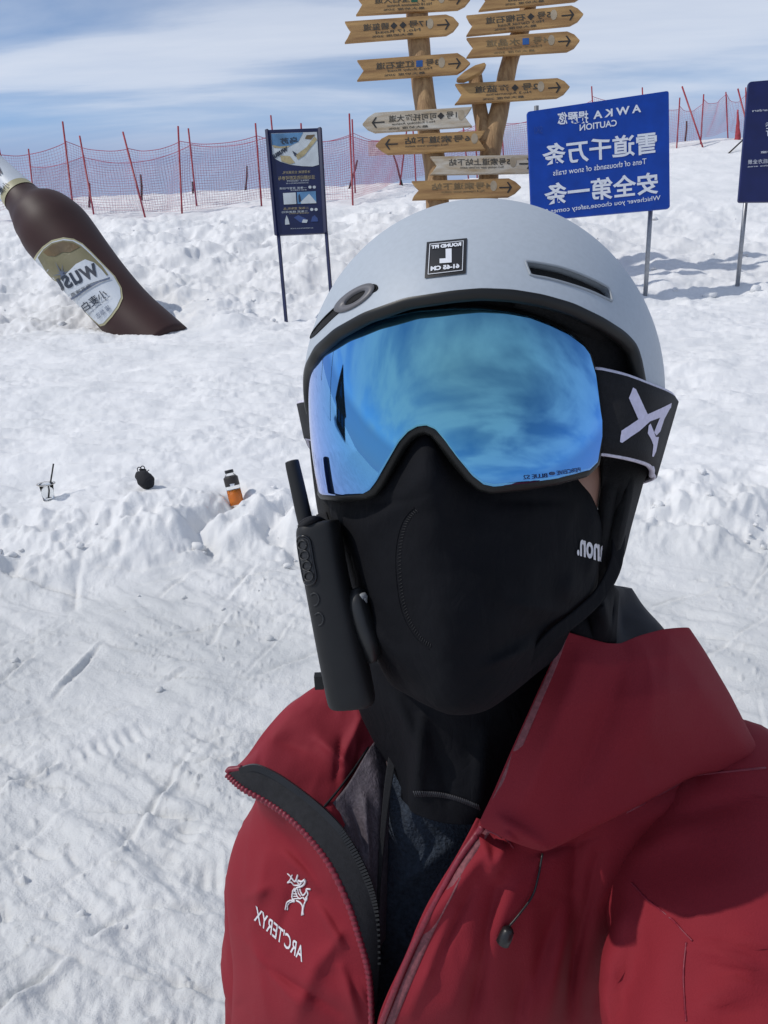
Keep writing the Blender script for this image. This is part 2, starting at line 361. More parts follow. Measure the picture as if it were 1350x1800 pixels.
me.loops.foreach_set('vertex_index', np.concatenate([Fq.ravel(), idx[0]]).astype(np.int32))
me.polygons.foreach_set('loop_start', np.concatenate([np.arange(len(Fq))*4, [Fq.size]]).astype(np.int32))
me.polygons.foreach_set('use_smooth', np.ones(len(Fq)+1, bool)); me.update(calc_edges=True); me.validate()
snow = bpy.data.objects.new('snow_ground', me); me.materials.append(snow_m); COL.objects.link(snow); tag(snow, kind='structure')
gcell = (A, R_, Zg)
def gsurf(x, y): return gz(x, y)+float(detail(np.array([float(x)]), np.array([float(y)]))[0])

# ---------------------------------------------------------------- loose snow clods on the berm (uncountable)
mb = MB(); ico = bmesh.new(); bmesh.ops.create_icosphere(ico, subdivisions=2, radius=1); ico.verts.index_update(); iv = np.array([v.co[:] for v in ico.verts]); iF = [tuple(v.index for v in f.verts) for f in ico.faces]; ico.free()
for k in range(170):
    if k < 80: y = rng.normal(4.55, .22); x = rng.uniform(-3, 3.2); s = rng.gamma(2.2, .010)
    elif k < 110: y = rng.uniform(1.4, 4.3); x = rng.uniform(-.62, .7)*y; s = rng.gamma(2, .0045)
    else: y = rng.uniform(11.3, 17.5); x = rng.uniform(-.55, .6)*y; s = rng.gamma(2.0, .018)
    d = iv*(1+.28*np.array([perlin(iv[:, 0]*1.7+k, iv[:, 1]*1.7+iv[:, 2])]).T+.12*rng.normal(size=(len(iv), 1)))
    mb.add(d*s*np.array([1, rng.uniform(.7, 1.3), rng.uniform(.55, .8)])+[x, y, gsurf(x, y)+s*.2], iF)
clods = mb.build('snow_clods', snow_m, smooth=True); tag(clods, 'loose lumps of broken snow scattered over the slope', 'snow', kind='stuff')

# ---------------------------------------------------------------- giant bottle
brown_m = mat('bottle_brown', (.040, .017, .015), .55, var=.15, vscale=2, spec=.3)
lab1_m = mat('label_grey', (.56, .60, .64), .45, var=.06, vscale=3)
lab2_m = mat('label_olive', (.20, .18, .095), .5, var=.25, vscale=2)
lab3_m = mat('label_gold', (.40, .37, .22), .5, var=.15, vscale=2)
lab4_m = mat('label_brown', (.13, .085, .035), .5, var=.3, vscale=4)
ZB = 11.0; ax = np.array([-.66, -.751]); nr = np.array([.751, -.66]); p0 = np.array([250, 577.])
st = [(-60, 4, 56), (-20, 0, 55), (20, -3, 53), (60, -4, 52.5), (105, -4, 54), (150, -3, 57), (195, -2, 61.5), (225, -1.5, 63.5), (248, -2, 60), (268, -5, 53.5), (284, -7, 43.5), (300, -7.5, 36), (316, -8, 32), (340, -8, 29), (375, -8.5, 25), (420, -9, 21), (455, -9, 20), (458, -9, 22), (492, -9, 22), (496, -9, 19)]
st = cr(np.array(st, float), 90); path = []
for tt, s, r in st: path.append(W(*(p0+ax*tt+nr*s), ZB+.0016*tt))
rs = st[:, 2]/FPX*ZB
root = empty('giant_bottle', (W(250, 577, ZB)), 'giant brown beer bottle figure leaning out of the snow with pale oval label', 'bottle')
Vb, Fb = tube_vf(path, rs, 56); glass = mesh('glass_body', Vb, Fb, brown_m, root)
capv, capf = tube_vf(np.array(path)[[-12, -11, -9, -6, -3, -1]], rs[[-12, -11, -9, -6, -3, -1]]*1.06, 40); mesh('cap', capv, capf, lab3_m, root)
bv = bvh_of(Vb, Fb); zc = lambda l: [(x/3.857, 250+y/3.857) for x, y in l]
outl = zc([(228, 790), (250, 755), (290, 708), (350, 665), (430, 646), (500, 656), (560, 688), (620, 745), (700, 828), (780, 910), (825, 990), (834, 1060), (805, 1125), (762, 1185), (712, 1240), (682, 1248), (640, 1212), (560, 1136), (470, 1050), (390, 965), (310, 885), (250, 830)])
lb = decal('label', bv, outl, lab3_m, root, .006, 9)
c0 = np.array(outl).mean(0); inner = [tuple(c0+(np.array(p)-c0)*.955) for p in outl]
decal('label_field', bv, inner, lab1_m, lb, .011, 9)
decal('label_field', bv, zc([(262, 780), (300, 725), (355, 685), (430, 668), (495, 675), (550, 705), (610, 760), (690, 840), (735, 905), (640, 830), (560, 800), (500, 840), (440, 905), (380, 945), (320, 880)]), lab2_m, lb, .016, 9)
decal('label_field', bv, zc([(300, 745), (360, 695), (430, 676), (500, 690), (545, 715), (480, 750), (430, 748), (380, 775), (330, 770)]), lab4_m, lb, .021, 9)
decal('label_field', bv, zc([(395, 960), (450, 900), (520, 830), (580, 800), (640, 822), (690, 870), (735, 925), (620, 960), (520, 1040), (470, 1045)]), lab1_m, lb, .024, 9)
decal('label_band', bv, zc([(470, 1060), (520, 1038), (600, 985), (680, 945), (745, 922), (748, 932), (680, 957), (605, 998), (525, 1050), (478, 1072)]), mat('label_blue', (.10, .13, .20), .5, var=.1), lb, .027, 9)
for q in range(11):                                                # burst of thin rays
    a = q*2*math.pi/11+.2; l_ = 38+30*((q*5) % 3); c = np.array([430, 893])
    e = np.array([math.cos(a), math.sin(a)]); n_ = np.array([-e[1], e[0]])
    decal('ray', bv, zc([tuple(c+n_*5), tuple(c-n_*5), tuple(c+e*l_)]), MATS['label_blue'], lb, .029)
zt = lambda x, y: (x/3.857, 250+y/3.857)
navytxt = mat('navy_print', (.015, .025, .045), .5, var=.1)
text('lettering', bv, 'wusu', zt(690, 905), (np.array(zt(400, 1020))-np.array(zt(690, 905))), (-13, -21), navytxt, lb, .032, bold=.018, cell=.1, split='island')
text('lettering', bv, '乌苏啤酒', zt(628, 985), (np.array(zt(502, 1046))-np.array(zt(628, 985))), (-3.5, -6), navytxt, lb, .032)
text('lettering', bv, '小麦白', zt(742, 1050), (np.array(zt(590, 1150))-np.array(zt(742, 1050))), (-9, -14), navytxt, lb, .032, bold=.012, split='cell')
text('lettering', bv, 'WHEAT BEER WUSU', zt(758, 1052), (np.array(zt(612, 1172))-np.array(zt(758, 1052))), (-1.5, -2.2), navytxt, lb, .032)
text('lettering', bv, '罐 酿造', zt(760, 1135), (np.array(zt(675, 1198))-np.array(zt(760, 1135))), (-5, -8), MATS['label_blue'], lb, .032)
nl = []
Vn, Fn = tube_vf(np.array(path)[56:75], rs[56:75]*1.02, 48, caps=False); nlab = mesh('neck_label', Vn, Fn, lab1_m, root)
Vn2, Fn2 = tube_vf(np.array(path)[55:59], rs[55:59]*1.03, 48, caps=False); mesh('label_band', Vn2, Fn2, lab3_m, nlab)
bv2 = bvh_of(Vn, Fn)
text('lettering', bv2, '小麦', zt(72, 298), (-16, 16), (-9, -9), navytxt, nlab, .012, bold=.012)
text('lettering', bv2, 'w', zt(28, 206), (-9, 8), (-9, -11), navytxt, nlab, .012, bold=.05)
text('lettering', bv2, 'IN WUSUBEER', zt(160, 303), (-26, 27), (-1.6, -2), navytxt, nlab, .02)

# ---------------------------------------------------------------- info board
def flat_panel(name, corners, Z, thick, m, parent, Zs=None):
    P = np.array([W(x, y, (Zs[i] if Zs else Z)) for i, (x, y) in enumerate(corners)])
    n = np.cross(P[1]-P[0], P[-1]-P[0]); n /= np.linalg.norm(n); n = n if n@BACK > 0 else -n
    V, F = prism(P, thick, n); o = mesh(name, V, F, m, parent, smooth=False, bev=.006); return o, bvh_of(V, F), n
def down_post(mb, px, py, Z, px2, r=.03, extra=.45, top=0):
    a = W(px, py, Z); g = gz(a[0], a[1]); b = np.array([a[0], a[1], g-extra]); return a, b
ZI = 11.0
root = empty('info_board', W(515, 560, ZI), 'tall narrow navy information board on two thin legs with printed poster', 'info board')
zi = lambda x, y: (440+x/4.737, 200+y/4.737)
bp_, bvi, nI = flat_panel('panel', [zi(138, 133), zi(579, 117), zi(628, 992), zi(218, 1010)], ZI, .05, navy_m, root)
for (a, b, b2) in ((zi(216, 960), zi(234, 1010), zi(297, 1712)), (zi(622, 950), zi(632, 992), zi(672, 1510))):
    P0 = W(*b, ZI+.02); P1 = W(*b2, ZI+.02); P1 = P1+(P1-P0)*.25; P0 = P0-(P1-P0)*.02
    V, F = tube_vf([P0, P1], .026, 4, upv=[1, .3, 0]); mesh('leg', V, F, navy_m, root, smooth=False)
for q, (c1, c2) in enumerate(((zi(138, 133), zi(218, 1010)), (zi(579, 117), zi(628, 992)))):
    P = [W(*c1, ZI-.008), W(*c2, ZI-.008)]; V, F = tube_vf(P, .03, 4, upv=[1, .3, 0]); mesh('side_rail', V, F, mat('rail_navy%d' % q, (.004, .008, .05), .35, var=.1), root, smooth=False)
pos1 = mat('poster_pale', (.46, .50, .52), .5, var=.15, vscale=6); pos2 = mat('poster_sky', (.08, .20, .36), .5, var=.3, vscale=4); pos3 = mat('poster_gold', (.36, .30, .16), .5, var=.25, vscale=14)
pos4 = mat('poster_blue', (.03, .06, .19), .5, var=.2); pos5 = mat('poster_dark', (.02, .03, .06), .5, var=.3)
zis = lambda l: [zi(*p) for p in l]
po = decal('poster', bvi, zis([(172, 165), (555, 152), (572, 425), (520, 440), (430, 437), (330, 425), (250, 400), (205, 375), (186, 340)]), pos1, root, .004)
decal('poster_patch', bvi, zis([(174, 168), (440, 158), (400, 235), (330, 270), (260, 280), (182, 262)]), pos2, po, .007)
decal('poster_patch', bvi, zis([(182, 262), (250, 275), (330, 268), (300, 290), (200, 285)]), pos3, po, .008)
decal('poster_patch', bvi, zis([(470, 180), (540, 175), (505, 215), (455, 210)]), lab4_m, po, .008)
decal('poster_patch', bvi, zis([(535, 190), (557, 215), (450, 350), (395, 385), (380, 345), (470, 280)]), pos3, po, .009)
decal('poster_patch', bvi, zis([(350, 310), (390, 335), (400, 360), (370, 355)]), pos5, po, .009)
text('lettering', bvi, 'wusu', zi(318, 305), (-24, 15), (-3, -7), navytxt, po, .011, bold=.05)
text('lettering', bvi, '乌苏', zi(400, 245), (-32, 3), (-1, -11), navytxt, po, .011, bold=.02)
decal('poster_patch', bvi, zis([(250, 350), (330, 355), (372, 410), (330, 422), (260, 398)]), pos3, po, .009)
for s, x0, x1, y0, h, mm in (('冰雪狂欢 全民赢好礼', 500, 268, 495, 24, pos3), ('活动期间购买即可参与', 540, 235, 545, 34, pos3), ('扫码关注 了解活动详情', 490, 305, 562, 14, pos1), ('活动时间以现场为准', 488, 298, 580, 10, pos1), ('一等奖 滑雪护目镜', 470, 245, 625, 18, pos1), ('参与打卡拍照分享', 470, 335, 640, 12, pos1), ('二等奖 定制礼品', 488, 278, 795, 20, pos3), ('三等奖 精美周边', 480, 262, 822, 18, pos1), ('先到先得 送完即止', 492, 322, 832, 10, pos3), ('最终解释权归主办方所有', 525, 335, 955, 8, pos1)):
    text('lettering', bvi, s, zi(x0, y0), ((x1-x0)/4.737, (x0-x1)*.035/4.737), (-.3, -h/4.737), mm, po, .006)
decal('poster_patch', bvi, zis([(272, 662), (378, 656), (384, 752), (280, 757)]), pos1, po, .006)
decal('poster_patch', bvi, zis([(388, 654), (545, 645), (551, 746), (394, 752)]), pos2, po, .006)
decal('poster_patch', bvi, zis([(420, 735), (490, 668), (548, 735), (551, 746), (425, 751)]), pos1, po, .008)
decal('poster_patch', bvi, zis([(400, 680), (412, 670), (425, 730), (405, 742)]), pos5, po, .009)
for cx in (515, 530):
    cy = 612 if cx == 515 else 798
    for dx in (-18, 18): decal('poster_patch', bvi, zis([(cx+dx+14*math.cos(a)+(0), cy+13*math.sin(a)) for a in np.linspace(0, 2*np.pi, 9)[:-1]]), pos1, po, .006)
decal('poster_patch', bvi, zis([(302, 845), (318, 880), (328, 922), (290, 925), (290, 885)]), pos1, po, .006)
decal('poster_patch', bvi, zis([(362, 865), (400, 845), (455, 870), (485, 895), (450, 912), (415, 905)]), pos4, po, .006)
decal('poster_patch', bvi, zis([(440, 880), (480, 885), (470, 910), (430, 908)]), pos1, po, .008)
decal('poster_patch', bvi, zis([(505, 900), (515, 860), (535, 845), (560, 870), (565, 898)]), pos4, po, .006)

# ---------------------------------------------------------------- caution sign and the dark board beside it
def rounded(c, r, k=5):
    c = np.array(c, float); out = []
    for i in range(len(c)):
        p, a, b = c[i], c[i-1], c[(i+1) % len(c)]; e1 = (a-p)/np.linalg.norm(a-p)*r; e2 = (b-p)/np.linalg.norm(b-p)*r
        for t in np.linspace(0, 1, k): out.append((1-t)**2*(p+e1)+2*t*(1-t)*p+t*t*(p+e2))
    return out
zs = lambda x, y: (900+x/3, 120+y/3)
ZS = 11.0
root = empty('caution_sign', W(1146, 536, ZS), 'bright blue caution sign with large white Chinese lettering on grey posts', 'sign')
crn = [zs(80, 228), zs(828, 117), zs(834, 738), zs(104, 805)]
def tilt_panel(corners, ZA, r, thick, m, parent, name='panel'):
    """flat panel through four pixel corners; ZA = depth of each"""
    P = np.array([W(*c, z) for c, z in zip(corners, ZA)]); c0 = P.mean(0); u_, s_, vt = np.linalg.svd(P-c0); n = vt[2]; n = n if n@BACK > 0 else -n
    pp = rounded(corners, r); Q = []
    for x, y in pp:
        d = ray(x, y); Q.append(CAM+d*((c0-CAM)@n)/(d@n))
    V, F = prism(Q, thick, n); return mesh(name, V, F, m, parent, smooth=False, bev=.008), bvh_of(V, F), n
pan, bvs, nS = tilt_panel(crn, [10.9, 11.2, 11.2, 10.9], 5, .045, blue_m, root)
def stext(s, x0, y0, x1, y1, h, par, b=bvs, m=white_m, **k):
    """text from (x0,y0) to (x1,y1) in the zoomed sign picture, reading that way, h = letter height"""
    text('lettering', b, s, zs(x0, y0), ((x1-x0)/3, (y1-y0)/3), (-.02*h/3, -h/3), m, par, .006, **k)
stext('A W K A', 680, 232, 428, 270, 42, pan, bold=.03, split='island')
stext('提醒您', 402, 290, 240, 300, 66, pan, bold=.02, split='cell')
stext('CAUTION', 552, 305, 356, 332, 34, pan, bold=.02, split='island')
stext('雪道千万条', 764, 450, 160, 520, 118, pan, bold=.022, split='cell')
stext('Tens of thousands of snow trails', 708, 505, 216, 568, 30, pan, bold=.004)
stext('安全第一条', 770, 662, 170, 728, 118, pan, bold=.022, split='cell')
stext('Whichever you choose,safety comes first', 782, 702, 130, 782, 32, pan, bold=.004)
stext('SKI', 160, 345, 118, 350, 40, pan, m=mat('sign_shade', (.02, .06, .30), .4, var=.1))
for i, (px, pt) in enumerate(((1146, 330), (943, 186))):
    a = W(px, pt, ZS+.22); g = gz(a[0], a[1]); tube('post', [a, [a[0], a[1], g-.3]], .033, steel_m, root, ns=14)
root = empty('notice_board', W(1304, 535, ZS), 'dark navy notice board with small white print standing right of the caution sign', 'sign')
pan2, bvn, n2 = tilt_panel([zs(1250, 70), zs(1900, 15), zs(1890, 700), zs(1195, 706)], [11.2, 11.5, 11.5, 11.2], 5, .045, mat('notice_navy', (.008, .013, .085), .32, var=.15, vscale=4), root)
for i, px in enumerate((1316, 1500)):
    a = W(px, 300, ZS+.55); g = gz(a[0], a[1]); tube('post', [a, [a[0], a[1], g-.3]], .033, steel_m, root, ns=14)
for s, x0, x1, y, h in (('注意安全，请勿进入后方危险区域，后方全景', 1780, 1243, 508, 24), ('Please pay attention to safety in this area', 1780, 1241, 526, 10), ('请勿停留 小心碰撞', 1750, 1310, 450, 12), ('温馨提示 请减速慢行', 1760, 1338, 360, 46), ('雪场温馨提示', 1720, 1335, 310, 24), ('Warm tips for skiers and snowboarders', 1780, 1265, 235, 16)):
    text('lettering', bvn, s, zs(x0, y-(x0-x1)*.06), ((x1-x0)/3, (x0-x1)*.06/3), (-.2, -h/3), white_m, pan2, .006)

# ---------------------------------------------------------------- wooden direction post
ZP = 11.7
root = empty('direction_post', [W(770, 400, ZP)[0], W(770, 400, ZP)[1], gz(*W(770, 400, ZP)[:2])], 'rough wooden trail signpost of forked logs carrying many arrow boards', 'signpost')
zp = lambda x, y: (590+x/3, y/3)
def log(pts, name='post'):
    P = cr(np.array([[*zp(x, y), z] for x, y, z, r in pts]), 40); r = cr(np.array([[q[3]] for q in pts], float), 40)[:, 0]/3/FPX*ZP
    P = Warr(P); V, F = tube_vf(P, r, 22)
    k = np.arange(len(V)); V = V+(.012*np.array([perlin(V[:, 0]*9, V[:, 2]*2.2)]).T)*np.array([[1, 1, 0]]); return mesh(name, V, F, wood_m, root)
log([(420, -330, ZP+.2, 62), (428, 60, ZP+.2, 60), (445, 300, ZP+.2, 58), (480, 620, ZP+.2, 59), (525, 900, ZP+.2, 60), (545, 1250, ZP+.2, 62), (560, 1700, ZP+.2, 64)])
log([(1060, -330, ZP+.25, 42), (1015, 40, ZP+.25, 44), (925, 300, ZP+.25, 46), (868, 560, ZP+.25, 50), (830, 720, ZP+.25, 58), (808, 900, ZP+.25, 54), (798, 1250, ZP+.25, 58), (795, 1700, ZP+.25, 60)])
log([(735, 405, ZP+.3, 38), (752, 520, ZP+.28, 38), (772, 640, ZP+.26, 40), (800, 760, ZP+.25, 46)], 'post_stub')
BO = [((107, 22), (712, -8), 108, 1, 0, '18号■宝石大道', 'No.18 Gemstone Avenue'), ((47, 167), (652, 124), 110, 1, 0, '17号◆◆碧玺道', 'No.17 Road'), ((113, 370), (711, 330), 108, 1, 0, '3号■红宝石道', 'No.3 Ruby Road'),
      ((755, 0), (1330, -55), 108, 1, 0, '6号◆石英石道', 'No.6 Road'), ((688, 135), (1308, 72), 106, 1, 0, '5号◆石榴石道', 'No.5 Garnet Road'), ((690, 251), (1290, 212), 106, 1, 0, '4号■水晶道', 'No.4 Crystal'),
      ((629, 495), (1237, 457), 107, 1, 0, '2号◆海蓝道', 'No.2 Aquamarine'), ((140, 651), (720, 613), 104, -1, 1, '1号◆可可托海大道', 'No.1 Koktokay Avenue'), ((210, 764), (790, 738), 100, -1, 0, '6号索道下站', 'No.6 ropeway lower station'),
      ((498, 872), (1085, 862), 98, 1, 1, '5号索道上站下站', 'No.5 ropeway upper and lower station'), ((402, 1002), (980, 986), 98, 1, 0, '4号索道下站', 'No.4 ropeway lower station')]
for bi, (pl, pr, h, di, worn, s1, s2) in enumerate(BO):
    pl = np.array(pl, float); pr = np.array(pr, float); e = pr-pl; Ln = np.linalg.norm(e); e /= Ln; n_ = np.array([e[1]*-1, e[0]]); up = np.array([0, -1.0])
    tip = 68; hh = h/2
    if di > 0: prof = [(0, hh), (14, hh*.62), (36, 0), (18, -hh*.45), (0, -hh), (Ln-tip, -hh*.98), (Ln-tip*.45, -hh*.62), (Ln, 0), (Ln-tip*.45, hh*.62), (Ln-tip, hh*.98)]
    else: prof = [(Ln, hh), (Ln-14, hh*.62), (Ln-36, 0), (Ln-18, -hh*.45), (Ln, -hh), (tip, -hh*.98), (tip*.45, -hh*.62), (0, 0), (tip*.45, hh*.62), (tip, hh*.98)]
    jit = rng.normal(0, 1.3, (len(prof), 2)); P2 = [zp(*(pl+e*a+up*-b+j)) for (a, b), j in zip(prof, jit)]
    zb = ZP-.02-.012*(bi % 3); V, F = prism([W(x, y, zb) for x, y in P2], .05, BACK)
    bo = mesh('board', V, F, boardw_m if worn else board_m, root, smooth=False, bev=.006); bvb = bvh_of(V, F)
    def at_(a, b): return zp(*(pl+e*a-up*-b*-1*1)) if False else zp(*(pl+e*a+np.array([0, 1.0])*b))
    # arrow at the pointed end
    a0, a1 = (Ln-118, Ln-52) if di > 0 else (118, 52); sg = 1 if di > 0 else -1
    dk = ink_m
    decal('arrow', bvb, [at_(a0, -3), at_(a1-sg*2, -3), at_(a1-sg*2, 4), at_(a0, 4)], dk, bo, .004)
    decal('arrow', bvb, [at_(a1-sg*26, -27), at_(a1-sg*18, -28), at_(a1+sg*2, 0), at_(a1-sg*18, 29), at_(a1-sg*26, 28), at_(a1-sg*9, 0)], dk, bo, .0045)
    mid = 14 if di > 0 else -6
    faded = bi in (5, 10)
    segs = []; cur = ''
    for ch in s1:
        if ch in '■◆':
            if cur: segs.append(cur); cur = ''
            segs.append(ch)
        else: cur += ch
    if cur: segs.append(cur)
    xs = Ln*(.72 if di > 0 else .86); big = 36
    tot = sum(1.0*len(sg_) if not sg_[0].isdigit() else len(sg_)*.72 for sg_ in segs); span = Ln*(.60 if di > 0 else .66); unit = span/(tot+.4)
    for sg_ in segs:
        if sg_ in '■◆':
            c = xs-unit*.5; k = 19
            if sg_ == '◆': q = [(c-k, 0-12), (c, -k-12), (c+k, -12), (c, k-12)]
            else: q = [(c-17, -17-12), (c+17, -17-12), (c+17, 17-12), (c-17, 17-12)]
            decal('trail_mark', bvb, [at_(*p) for p in q], ink_m if sg_ == '◆' else (greenprint_m if bi == 0 else blueprint_m), bo, .004); xs -= unit
        else:
            w_ = unit*len(sg_)*(.72 if sg_[0].isdigit() else 1)-6
            o_ = np.array(at_(xs, 4)); en = np.array(at_(xs-w_, 4)); text('lettering', bvb, sg_, o_, en-o_, (-.1, -big/3), mat('ink%d' % bi, (.05, .045, .035) if not faded else (.17, .12, .06), .7, var=.35, vscale=9) if 'ink%d' % bi not in MATS else MATS['ink%d' % bi], bo, .004, bold=.012); xs -= w_+6
    o_ = np.array(at_(Ln*.66, 24)); en = np.array(at_(Ln*.27, 24)); text('lettering', bvb, s2, o_, en-o_, (0, -15/3), MATS['ink%d' % bi], bo, .004, bold=.01)
    if bi < 8:
        o_ = np.array(at_(Ln*.60, 44)); en = np.array(at_(Ln*.24, 44)); text('lettering', bvb, '最大坡度 20%', o_, en-o_, (0, -13/3), MATS['ink%d' % bi], bo, .004, bold=.01)
    # faded round badge
    cb = Ln*.745 if di > 0 else Ln*.9; sgn = 1
    decal('badge', bvb, [at_(cb+18*math.cos(a), -10+28*math.sin(a)) for a in np.linspace(0, 2*np.pi, 13)[:-1]], fade_m, bo, .003)
# the loose stub board, seen end-on
P2 = [zp(638, 412), (590+680/3, 375/3), zp(735, 342), zp(785, 328), zp(795, 340), zp(775, 372), zp(730, 398), zp(680, 420), zp(648, 420)]
V, F = prism([W(x, y, ZP-.1) for x, y in P2], .10, BACK); mesh('broken_board', V, F, board_m, root, smooth=False, bev=.01)

# ---------------------------------------------------------------- safety fence
def fence(label, poles, Z0, nets, cellm, netmat, group, name='safety_fence', stakes=()):
    """poles: (x_top, y_top, x_bottom, y_bottom, depth); nets: (i, j) spans of poles carrying net"""
    pw = []
    for (xt, yt, xb, yb, Z) in poles:
        b = W(xb, yb, Z); d = ray(xb, yb); g = gz(b[0], b[1])
        t = W(xt, yt, Z); pw.append((t, b, g))
    root = empty(name, pw[len(pw)//2][1], label, 'fence', group)
    for (t, b, g) in pw:
        e = b-t; e = e/np.linalg.norm(e); L_ = max(.35, (b[2]-g)+.3); tube('pole', [t, b, b+e*L_], .021, redpole_m, root, ns=8)
    mbn = MB(); mbr = MB()
    for (i, j, ft0, ft1, fb, sag) in nets:
        (t0, b0, g0), (t1, b1, g1) = pw[i], pw[j]; T0 = t0+(b0-t0)*ft0; T1 = t1+(b1-t1)*ft1; B0 = t0+(b0-t0)*fb; B1 = t1+(b1-t1)*fb
        w = np.linalg.norm(T1-T0); nx = max(3, int(w/cellm)); ny = max(3, int(np.linalg.norm(T0-B0)/cellm)); G = np.zeros((ny+1, nx+1, 3))
        s = np.linspace(0, 1, nx+1)
        for r in range(ny+1):
            v = r/ny; row = (T0*(1-v)+B0*v)[None]*(1-s)[:, None]+(T1*(1-v)+B1*v)[None]*s[:, None]
            row[:, 2] -= 4*s*(1-s)*sag*(1-.75*v); row[:, 1] += .05*np.sin(s*9+v*4)+.05*np.sin(v*3.3+i); row[:, 0] += .02*np.sin(v*7+s*14); G[r] = row
        gzr = ground0(G[..., 0], G[..., 1])-.06; G[..., 2] = np.maximum(G[..., 2], gzr)
        for r in range(ny+1): (mbr if r == 0 else mbn).tube(G[r], .009 if r == 0 else .0025, 3, caps=False)
        for c in range(nx+1): mbn.tube(G[:, c], .0025, 3, caps=False)
    mbn.build('net', netmat, root, smooth=False)['kind'] = 'stuff'; mbr.build('top_rope', net_m, root, smooth=False)
    return root
F1 = [(-70, 268, -50, 400, 17.5), (-6, 240, 20, 372, 17.7), (110, 214, 129, 368, 17.6), (216, 232, 253, 374, 17.6), (313, 222, 320, 375, 17.8), (449, 217, 459, 352, 18.6), (529, 217, 536, 352, 18.8), (614, 200, 620, 354, 18.3), (715, 228, 704, 318, 22.0), (836, 212, 838, 285, 23.5), (940, 200, 945, 290, 24)]
fence('front red net fence along the snow crest behind the giant bottle', F1, 18, [(0, 1, .25, .25, .93, .1), (1, 2, .24, .22, .95, .12), (2, 3, .22, .20, .97, .12), (3, 4, .20, .17, .97, .12), (4, 5, .17, .16, .97, .12), (5, 6, .16, .2, .97, .08), (6, 7, .2, .25, .97, .1), (7, 8, .25, .1, .97, .15), (8, 9, .1, .1, .97, .2), (9, 10, .1, .1, .97, .1)], .06, net_m, 'red net fences')
F2 = [(50, 262, 62, 372, 21), (140, 239, 166, 383, 18.3), (331, 226, 346, 364, 19.2), (476, 203, 490, 350, 20), (619, 210, 624, 329, 21), (726, 228, 731, 317, 22.5), (814, 220, 822, 300, 24), (881, 208, 886, 290, 25), (1040, 152, 1046, 270, 25)]
fence('second net fence with violet mesh standing behind the front fence', F2, 20, [(0, 1, .28, .24, .9, .1), (1, 2, .26, .2, .95, .25), (2, 3, .2, .22, .95, .15), (3, 4, .25, .2, .95, .2), (4, 5, .2, .1, .95, .2), (5, 6, .1, .1, .95, .12), (6, 7, .1, .1, .95, .1), (7, 8, .1, .2, .95, .2)], .07, netp_m, 'red net fences')
F3 = [(1040, 153, 1046, 262, 24.5), (1129, 154, 1133, 258, 24), (1195, 172, 1190, 252, 23.5), (1237, 166, 1232, 244, 23.8), (1276, 162, 1279, 230, 25), (1311, 154, 1311, 232, 25), (1352, 150, 1350, 230, 25), (1420, 150, 1416, 230, 25.5)]
fence('tangled red net fence on the rise behind the blue signs', F3, 24, [(0, 1, .15, .2, .97, .1), (1, 2, .2, .25, .97, .1), (2, 3, .15, .2, .97, .2), (3, 4, .1, .05, .97, .2), (4, 5, .05, .15, .97, .25), (5, 6, .1, .1, .97, .1), (6, 7, .1, .1, .97, .1)], .065, net_m, 'red net fences')
for (xt, yt, xb, yb, Z, lab_) in [(1199, 152, 1231, 246, 23.3, 'red pole leaning across the tangled net fence'), (1297, 156, 1316, 230, 24.4, 'red pole leaning beside the furled red net')]:
    t_, b_ = W(xt, yt, Z), W(xb, yb, Z); e = (b_-t_)/np.linalg.norm(b_-t_); o = tube('leaning_pole', [t_, b_, b_+e*.6], .024, redpole_m, None, ns=8); tag(o, lab_, 'pole')
STK = [(157, 322, 157, 358, 20, 'short dark stake in the snow just uphill of the giant bottle'), (247, 307, 249, 346, 21, 'thin dark stake beside the strongly leaning red fence pole'), (338, 320, 339, 338, 23, 'stubby dark stake between two red fence poles'), (434, 292, 432, 330, 24, 'dark stake just before the information board, behind the nets'), (692, 273, 702, 308, 22, 'slanted dark stake below the pale notice sheet'), (628, 282, 620, 310, 22, 'dark stake leaning against the fence pole beside the information board'), (1207, 213, 1205, 242, 25, 'dark stake under the tangled net next to the caution sign')]
for (xt, yt, xb, yb, Z, sl) in STK:
    t_, b_ = W(xt, yt, Z), W(xb, yb, Z); P = np.array([t_, (t_+b_)/2+[.015, 0, 0], b_, b_+(b_-t_)*1.2]); o = tube('stake', P, [.026, .03, .03, .03], dark_m, None, ns=7); tag(o, sl, 'stake', 'dark stakes in the snow')
# furled net and fallen pick
t_, b_ = W(1297, 193, 24.2), W(1297, 240, 24.2); V, F = tube_vf(cr(np.array([t_, t_*.5+b_*.5, b_, b_+[0, 0, -.3]]), 14), np.interp(np.arange(14), [0, 4, 9, 13], [.02, .045, .09, .12]), 14)
V = V+.03*np.array([perlin(V[:, 0]*12, V[:, 2]*6)]).T*np.array([[1, 1, 0]]); o = mesh('furled_net', V, F, mat('furled_red', (.33, .035, .05), .75, var=.3, vscale=12), None); tag(o, 'bright red furled net bundle standing on the snow rise', 'net')
root = empty('ski_pole', W(1277, 273, 22.5), 'dark pole lying slanted on the snow beside the notice board', 'pole'); a, b = W(1308, 244, 22.6), W(1277, 273, 22.3); tube('shaft', [a, b], .022, dark_m, root); V, F = boxm(b, .16, .08, .07); mesh('head', V, F, dark_m, root, smooth=False)
a = [(647, 248), (687, 243), (688, 271), (648, 275)]; V, F = prism([W(x, y, 22.6) for x, y in a], .01, BACK); o = mesh('notice_sheet', V, F, mat('pale_sheet', (.62, .52, .53), .6, var=.15, vscale=5), None, smooth=False); tag(o, 'pale pink notice sheet tied on the fence net behind the signpost', 'notice')

